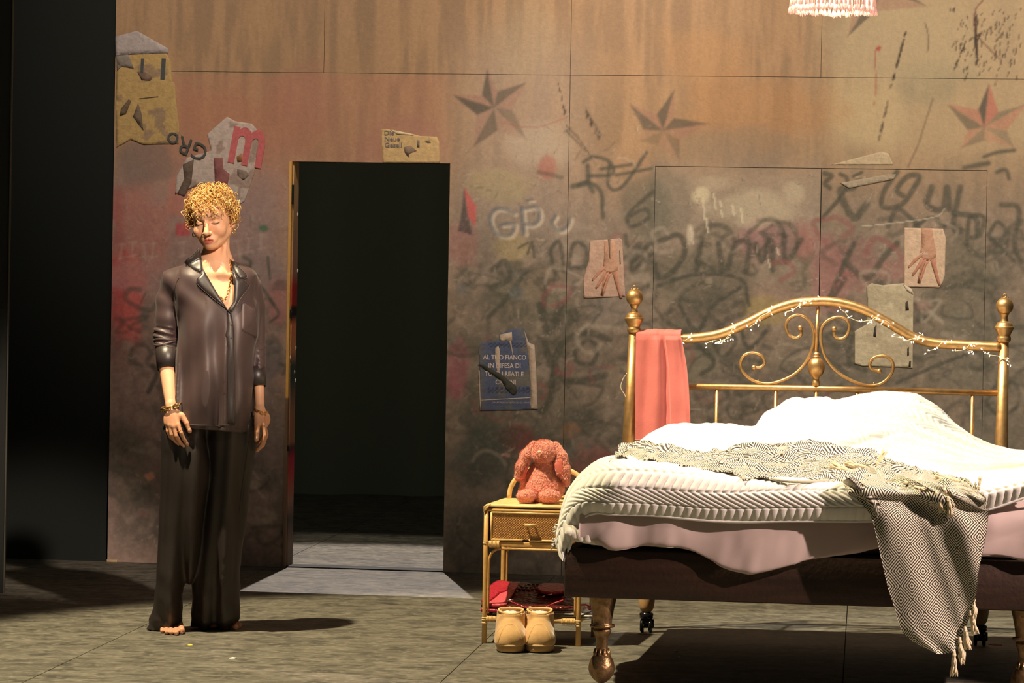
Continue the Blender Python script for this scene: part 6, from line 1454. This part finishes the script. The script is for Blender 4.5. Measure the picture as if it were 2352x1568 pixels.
# ---- satin pyjama shirt
satin = mat('dark_satin', (.062, .037, .037), .50, sheen=.1, bump=.03, bscale=380, spec=.6, var=.06, vscale=20)
satin2 = mat('dark_satin_facing', (.030, .021, .021), .42, bump=.03, bscale=300, spec=.7)
pipe = mat('satin_piping', (.07, .05, .047), .45, spec=.6)
def loft(rows, yc):
    rows = crv(rows, 6)
    z = np.array([pp((r[1]+r[2])/2, r[0], r[3])[2] for r in rows])[::-1]; xc = np.array([pp((r[1]+r[2])/2, r[0], r[3])[0] for r in rows])[::-1]
    a = np.array([(r[2]-r[1])/2/M1 for r in rows])[::-1]; yc = np.array([YP+r[3] for r in rows])[::-1]; b = np.array([r[4] for r in rows])[::-1]
    def f(P):
        Z = P[..., 2]; ia = lambda v: np.interp(Z, z, v)
        A_, B_ = ia(a), ia(b); x = (P[..., 0]-ia(xc))/A_; y = (P[..., 1]-ia(yc))/B_; r = (np.abs(x)**2.3+np.abs(y)**2.3)**(1/2.3)
        d = (r-1)*np.minimum(A_, B_); return np.maximum(d, np.maximum(z[0]-Z, Z-z[-1]))
    m = a.max(); return f, np.array([xc.min()-m, (yc-b).min(), z[0]]), np.array([xc.max()+m, (yc+b).max(), z[-1]])
TOR = [(586, 460, 528, .030, .050), (598, 446, 540, .030, .062), (609, 420, 560, .028, .075), (622, 392, 582, .026, .090), (640, 384, 590, .022, .105), (680, 394, 593, .018, .120), (740, 407, 593, .014, .132), (800, 408, 591, .014, .134), (860, 402, 590, .016, .138), (920, 386, 588, .02, .142), (975, 378, 584, .024, .146), (996, 376, 583, .024, .146)]
g = Grid(pp(335, 1000, -.17)+[0, 0, 0], pp(630, 560, .22)+[0, 0, .0], .0040)
g.add(loft(TOR, 0), 0)
SL1 = [(398, 650, .03, .050), (389, 690, .035, .0485), (384, 730, .030, .0455), (381, 768, .030, .043), (382, 800, .02, .040), (384, 846, -.01, .0365)]
SL2 = [(572, 660, .055, .044), (583, 705, .07, .043), (585, 755, .08, .040), (588, 800, .07, .036), (592, 884, .035, .030)]
for SL in (SL1, SL2):
    P = [pp(x, y, d) for x, y, d, r in SL]
    for i in range(len(P)-1): g.add(rc(P[i], P[i+1], SL[i][3], SL[i+1][3]), .03 if i == 0 else .008)
# hollow the cuffs and neck
g.sub(rc(pp(384, 850, -.012), pp(386, 900, -.05), .040, .046), .002); g.sub(rc(pp(593, 890, .033), pp(596, 930, .01), .034, .04), .002)
hemp = pp(400, 976, 0), pp(580, 993, 0); hs_ = (hemp[1][2]-hemp[0][2])/(hemp[1][0]-hemp[0][0])
tz = pp(480, 640)[2]
def folds(P):
    x = (P[:, 0]-pp(490, 800)[0]); z = P[:, 2]; y = P[:, 1]; ang = x/.16
    tm_ = sst(P[:, 0], pp(402, 800)[0], pp(416, 800)[0])*(1-sst(P[:, 0], pp(586, 800)[0], pp(596, 800)[0])); low = sst(tz-z, .0, .45)*tm_; r = 0
    r = r+.0095*np.sin(x*52+1.4*np.sin(z*5)+1.0)*low*(y < YP+.03)+.005*np.sin(x*98+z*4+2)*low+.005*np.sin((x-z*.7)*34+2)*tm_
    r = r+.002*np.sin((x*.75+z*.9)*70)*sst(z, tz-.16, tz-.05)*(x < -.02)+.010*(fbm(P*np.array([1, 1, .6]), 9, 2, 3)-.5)*(.3+.7*tm_)
    # long pulls under the left chest and the placket
    r = r-.009*np.exp(-((x-.055-.0*(z))/.010)**2)*low+.006*np.exp(-((x-.073)/.012)**2)*low
    # arm-torso grooves and sleeve wrinkles
    arm = (P[:, 0] < pp(400, 700)[0]) & (z < pp(400, 750)[2]) & (z > pp(400, 850)[2]); zz_ = (z-pp(400, 800)[2])
    r = r+arm*(.0035*np.sin(zz_*260+x*60)*(zz_ > 0)+.002*(fbm(P, 60, 2, 9)-.5))
    arm2 = (P[:, 0] > pp(592, 700)[0]) & (z < pp(400, 780)[2]) & (z > pp(400, 840)[2]); r = r+arm2*.0016*np.sin(z*240+P[:, 0]*90)
    up = (P[:, 0] < pp(415, 700)[0]) & (z > pp(400, 750)[2]); r = r+up*.0012*np.sin(x*55+z*38+1)
    return r
g.mod(folds, .02)
xx = g.A[0][:, None, None]; zz3 = g.A[2][None, None, :]; hz_ = hemp[0][2]+hs_*(xx-hemp[0][0]); onarm = (xx < pp(372, 900)[0]-.0)
cutd = np.broadcast_to(np.maximum(hz_-zz3, -1), g.D.shape)
tl = (g.A[1][None, :, None] > YP-.11) | (xx > -9)
g.D = np.maximum(g.D, cutd.astype(np.float32))
V, Fq = g.mesh(); V = relax(V, Fq, 1, .5)
# neckline V cut away in front
pv = np.stack(proj_arr(V), 1); VN = [(463, 560), (466, 617), (481, 643), (504, 682), (524, 712), (536, 690), (538, 664), (537, 641), (533, 612), (529, 585), (528, 560)]
inn = inpoly(pv, np.array(VN, float)) & (V[:, 1] < YP+.0)
inn |= (V[:, 2] > pp(490, 600)[2])&(np.hypot((V[:, 0]-pp(494, 600)[0])/.06, (V[:, 1]-YP-.03)/.06) < .95)
inn &= V[:, 2] > pp(490, 716)[2]
keep = ~inn[Fq].any(1)
BS0 = bvh(V, Fq)
idx = np.unique(Fq[keep]); mp2 = np.full(len(V), -1); mp2[idx] = np.arange(len(idx)); shirt = obj('shirt', V[idx], mp2[Fq[keep]], satin, per, label='long dark brown satin pyjama shirt, sleeves pushed to the elbows')
BS = BS0
def drapeon(name, poly, m, parent, off=.003, th=.0035, step=3., lab=None, B=None, crease=0.):
    B = B or BS; V2, T = polyfill(poly, step); P = []
    for x, y in V2:
        d = Vector(ray(x, y)).normalized(); hh = B.ray_cast(Vector(CAMP), d); P.append(np.array(hh[0]) if hh[0] else None)
    dep = [p[1] for p in P if p is not None]; md = float(np.median(dep))
    Y_ = np.array([np.clip(p[1], md-.035, md+.045) if p is not None else md for p in P])
    # smooth the depth
    A2 = np.array(V2); 
    for _ in range(2):
        dd = np.linalg.norm(A2[:, None]-A2[None], axis=2); wt = np.exp(-(dd/6.)**2); Y_ = (wt@Y_)/wt.sum(1)
    Bd = np.array(poly, float); ed = np.full(len(V2), 1e9)
    for i in range(len(Bd)):
        a0 = Bd[i]; ab = Bd[(i+1) % len(Bd)]-a0; t = np.clip(((A2-a0)@ab)/max(ab@ab, 1e-9), 0, 1); ed = np.minimum(ed, np.linalg.norm(A2-a0-t[:, None]*ab, axis=1))
    pf = np.clip(ed/7., 0, 1); Y2 = Y_-off-.006*pf*(2-pf)
    W = np.array([atY(x, y, yy) for (x, y), yy in zip(V2, Y2)]); W2, F2 = thick(W, T, np.array([0, th+.0, 0])); return obj(name, W2, [t[::-1] for t in F2] if False else F2, m, parent, label=lab), W
CL = [(457, 571), (462, 590), (466, 617), (461, 628), (445, 620), (428, 609), (424, 602), (429, 595), (440, 588)]
LL = [(466, 617), (481, 643), (504, 682), (522, 710), (531, 720), (517, 706), (490, 686), (458, 658), (451, 649), (453, 639), (463, 628)]
CR_ = [(525, 592), (538, 604), (550, 613), (567, 630), (568, 637), (559, 642), (549, 641), (540, 627), (531, 607)]
LR_ = [(540, 627), (549, 641), (559, 642), (574, 656), (569, 664), (556, 680), (541, 705), (530, 720), (524, 711), (536, 694), (538, 664), (537, 641), (533, 618)]
for nme, pl_, mm in (('collar', CL, satin2), ('lapel', LL, satin2), ('collar', CR_, satin2), ('lapel', LR_, satin2)):
    o, W = drapeon(nme, pl_, mm, shirt, .006, .004, 3.2)
    k = len(pl_); 
    # piping follows the outer boundary points (first verts are the boundary)
    nb = sum(max(1, int(math.dist(pl_[i], pl_[(i+1) % k])/3.2)) for i in range(k)); 
    obj('piping', *tube(W[:nb]+[0, -.001, 0], .0011, 5, True), pipe, o)
o, W = drapeon('breast_pocket', [(553, 697), (560, 692), (583, 709), (588, 728), (590, 776), (553, 760)], satin, shirt, .002, .002, 4.)
nbk = sum(max(1, int(math.dist(a, b)/4.)) for a, b in zip([(553, 697), (560, 692), (583, 709), (588, 728), (590, 776), (553, 760)], [(560, 692), (583, 709), (588, 728), (590, 776), (553, 760), (553, 697)]))
obj('piping', *tube(W[:nbk]+[0, -.0005, 0], .0009, 5, True), pipe, o)
def vline(pts, r, m, nme, off=.002, par=None, B=None, n=6):
    P = []
    for x, y in crv(pts, n):
        d = Vector(ray(x, y)).normalized(); hh = (B or BS).ray_cast(Vector(CAMP), d)
        if hh[0]: P.append(np.array(hh[0])-np.array([0, off, 0]))
    if len(P) > 3: return obj(nme, *tube(np.array(P), r, 6), m, par or shirt)
o, W = drapeon('placket', [(521, 712), (531, 720), (537, 740), (539, 800), (540, 900), (540, 974), (522, 973), (519, 900), (519, 840), (522, 800), (517, 770), (521, 745)], satin2, shirt, .001, .003, 5.)
vline([(531, 720), (537, 745), (539, 800), (540, 880), (540, 974)], .0015, pipe, 'piping')
bm_ = mat('shirt_button', (.05, .035, .03), .25)
for x, y in ((530, 745), (529, 776), (530, 832), (529, 884)):
    d = Vector(ray(x, y)).normalized(); hh = BS.ray_cast(Vector(CAMP), d)
    if hh[0]: obj('button', *lathe([(.0058, 0), (.0062, .001), (.0062, .0026), (.004, .0034)], np.array(hh[0])-[0, .005, 0], 16, (0, -1, .1)), bm_, shirt)
vline([(408, 974), (450, 976), (500, 977), (540, 975)], .0014, pipe, 'hem_piping'); vline([(541, 984), (560, 989), (579, 993)], .0014, pipe, 'hem_piping')
vline([(412, 636), (404, 650), (400, 672), (404, 700)], .0013, pipe, 'shoulder_seam')
def cuff(P, r0, r1, nme, m, ang=0.):
    P = np.array(P); o = obj(nme, *tube(P, np.linspace(r0, r1, len(P)), 40, caps=False), m, shirt); 
    md = o.modifiers.new('s', 'SOLIDIFY'); md.thickness = .003; return o
cuff([pp(382, 798, .02), pp(383, 822, .006), pp(384, 848, -.011)], .0425, .0385, 'cuff', satin2); cuff([pp(589.8, 845, .053), pp(591, 865, .044), pp(592.2, 887, .034)], .0355, .0325, 'cuff', satin2)
for y, r in ((760, .0445), (770, .0425), (779, .0440), (788, .0415)):
    c0 = pp(381, y, .040-(y-760)*.0006); ring_ = [c0+np.array([r*math.cos(t), r*math.sin(t), .004*math.sin(t*2+y)+.006*math.cos(t)]) for t in np.linspace(0, 2*PI, 33)[:-1]]
    obj('sleeve_fold', *tube(np.array(ring_), .0045 if y > 762 else .0028, 8, True), satin, shirt)
for y in (798, 806, 815):
    c0 = pp(588, y, .068); ring_ = [c0+np.array([.034*math.cos(t), .034*math.sin(t), .004*math.sin(t*2+y)]) for t in np.linspace(0, 2*PI, 33)[:-1]]
    obj('sleeve_fold', *tube(np.array(ring_), .004, 8, True), satin, shirt)
# ---- trousers
satin3 = mat('trouser_satin', (.028, .020, .019), .50, sheen=.0, bump=.05, bscale=30, spec=.6, var=.06, vscale=20)
LG1 = [(955, 392, 570, .03, .120), (985, 368, 482, .02, .115), (1050, 369, 492, .015, .118), (1100, 370, 490, .01, .115), (1150, 369, 480, .01, .110), (1200, 367, 470, .01, .105), (1250, 364, 462, .015, .10), (1300, 360, 448, .02, .098), (1350, 356, 434, .025, .092), (1400, 349, 427, .035, .085), (1430, 343, 425, .045, .078), (1444, 338, 423, .05, .075), (1452, 334, 420, .055, .070)]
LG2 = [(955, 400, 580, .05, .110), (985, 450, 590, .06, .118), (1050, 462, 578, .065, .115), (1100, 460, 572, .065, .11), (1150, 455, 569, .065, .105), (1200, 447, 566, .07, .10), (1250, 441, 562, .075, .098), (1300, 446, 557, .08, .095), (1350, 443, 552, .085, .088), (1400, 439, 548, .095, .08), (1425, 436, 540, .10, .072), (1436, 435, 529, .105, .068), (1441, 436, 524, .105, .06)]
g = Grid(pp(325, 1456, -.13)*[1, 1, 0]+[0, 0, .001], pp(620, 950, .22), .0048)
L1f, L2f = loft(LG1, 0), loft(LG2, 0)
g.add(L1f, 0); g.add(L2f, .012)
def tf_(P):
    x = P[:, 0]; z = P[:, 2]; u1 = x-pp(420, 1200)[0]; lowr = sst(1.0-z, .15, .8)
    r = .0085*np.sin(u1*58+1.5*np.sin(z*3.2)+.6)+.0055*np.sin(u1*101-z*4.5+2)+.004*np.sin(u1*23+z*7)
    r = r*(.55+.45*lowr)*1.25+(fbm(P*np.array([2, 2, .35]), 9, 2, 7)-.5)*.010
    r = r+.0025*np.sin(z*120+u1*40+3*np.sin(u1*20))*sst(.10-z, 0, .08)+.002*np.sin((z+x*.6)*60)*sst(.35-z, 0, .25)
    return r
g.mod(tf_, .022); V, Fq = g.mesh(); V = relax(V, Fq, 1, .5); V[:, 2] = np.maximum(V[:, 2], .0015)
tr_ = obj('trousers', V, Fq, satin3, per, label='wide dark satin pyjama trousers reaching the floor'); BT = bvh(V, Fq)
vline([(572, 1010), (565, 1060), (556, 1120), (549, 1180)], .0009, satin2, 'pocket_seam', .001, tr_, BT)
# ---- jewellery
gold = mat('gold', (.85, .52, .18), .25, 1.)
tort = mat('tortoise_gold', (.70, .45, .18), .22, .8, var=.9, vscale=110, col2=(.04, .02, .01))
def chain(nme, path, rl, rw, m, par, closed=True, n=None, lab=None):
    P = crv(path, 10) if not closed else np.array(path); d = np.r_[0, np.cumsum(np.linalg.norm(np.diff(P, axis=0), axis=1))]; L_ = d[-1]; n = n or int(L_/(rl*1.35)); root = None
    for i in range(n):
        s = (i+.5)/n*L_; c0 = np.array([np.interp(s, d, P[:, k]) for k in range(3)]); c1 = np.array([np.interp(min(s+.002, L_), d, P[:, k]) for k in range(3)]); t = c1-c0; t /= np.linalg.norm(t)+1e-12
        x, y = frame_of(t); an = (PI/4 if i % 2 else -PI/4); w_ = x*math.cos(an)+y*math.sin(an)
        link = np.array([c0+t*rl*math.cos(a)+w_*rl*.62*math.sin(a) for a in np.linspace(0, 2*PI, 15)[:-1]]); VF = tube(link, rw, 6, True)
        if root is None: root = MB()
        root.add(VF)
    return root
def bracelet(lab, c0, R_, tilt, m, rl, rw):
    rg_ = [c0+np.array([R_[0]*math.cos(a), R_[1]*math.sin(a), tilt*math.cos(a)+.004*math.sin(a)]) for a in np.linspace(0, 2*PI, 61)]
    ch_ = chain('bracelet', rg_, rl, rw, m, per); o = ch_.obj('bracelet', m, per, label=lab); o['kind'] = 'stuff'; return o
bracelet('chunky tortoiseshell and gold chain bracelet', pp(393, 934, -.085), (.0335, .028), .012, tort, .0125, .0036)
bracelet('thinner gold link bracelet', pp(599, 943, -.004), (.0225, .028), -.007, gold, .007, .002)
NP = []
for x, y in crv([(506, 681), (515, 688), (524, 672), (530, 640), (531, 615), (528, 598)], 6):
    hh = BB.ray_cast(Vector(CAMP), Vector(ray(x, y)).normalized())
    if hh[0]: NP.append(np.array(hh[0])-[0, .004, 0])
if len(NP) > 4: o = chain('necklace', NP, .0058, .0015, gold, per, False).obj('necklace', gold, per, label='gold link necklace inside the open collar'); o['kind'] = 'stuff'
for s, px, py in ((-1, 447, 549), (1, 532, 543)):
    c0 = HO+HR@np.array([s*.077, .004, -.050]); rg_ = [c0+HR@np.array([.001*s, .007*math.cos(a), .0085*math.sin(a)-.004]) for a in np.linspace(0, 2*PI, 25)[:-1]]
    rg_ = [c0+np.array([.0065*math.cos(a), -.002, .008*math.sin(a)-.005]) for a in np.linspace(0, 2*PI, 25)[:-1]]; obj('earring', *tube(np.array(rg_), .0019, 8, True), gold, per)
c0 = pp(412.5, 990, -.126); t = pp(416, 994, -.128)-pp(409, 975, -.120); t /= np.linalg.norm(t); x_, y_ = frame_of(t)
obj('ring', *tube(np.array([c0+(x_*math.cos(a)+y_*math.sin(a))*.0088 for a in np.linspace(0, 2*PI, 21)[:-1]]), .0012, 6, True), gold, per)
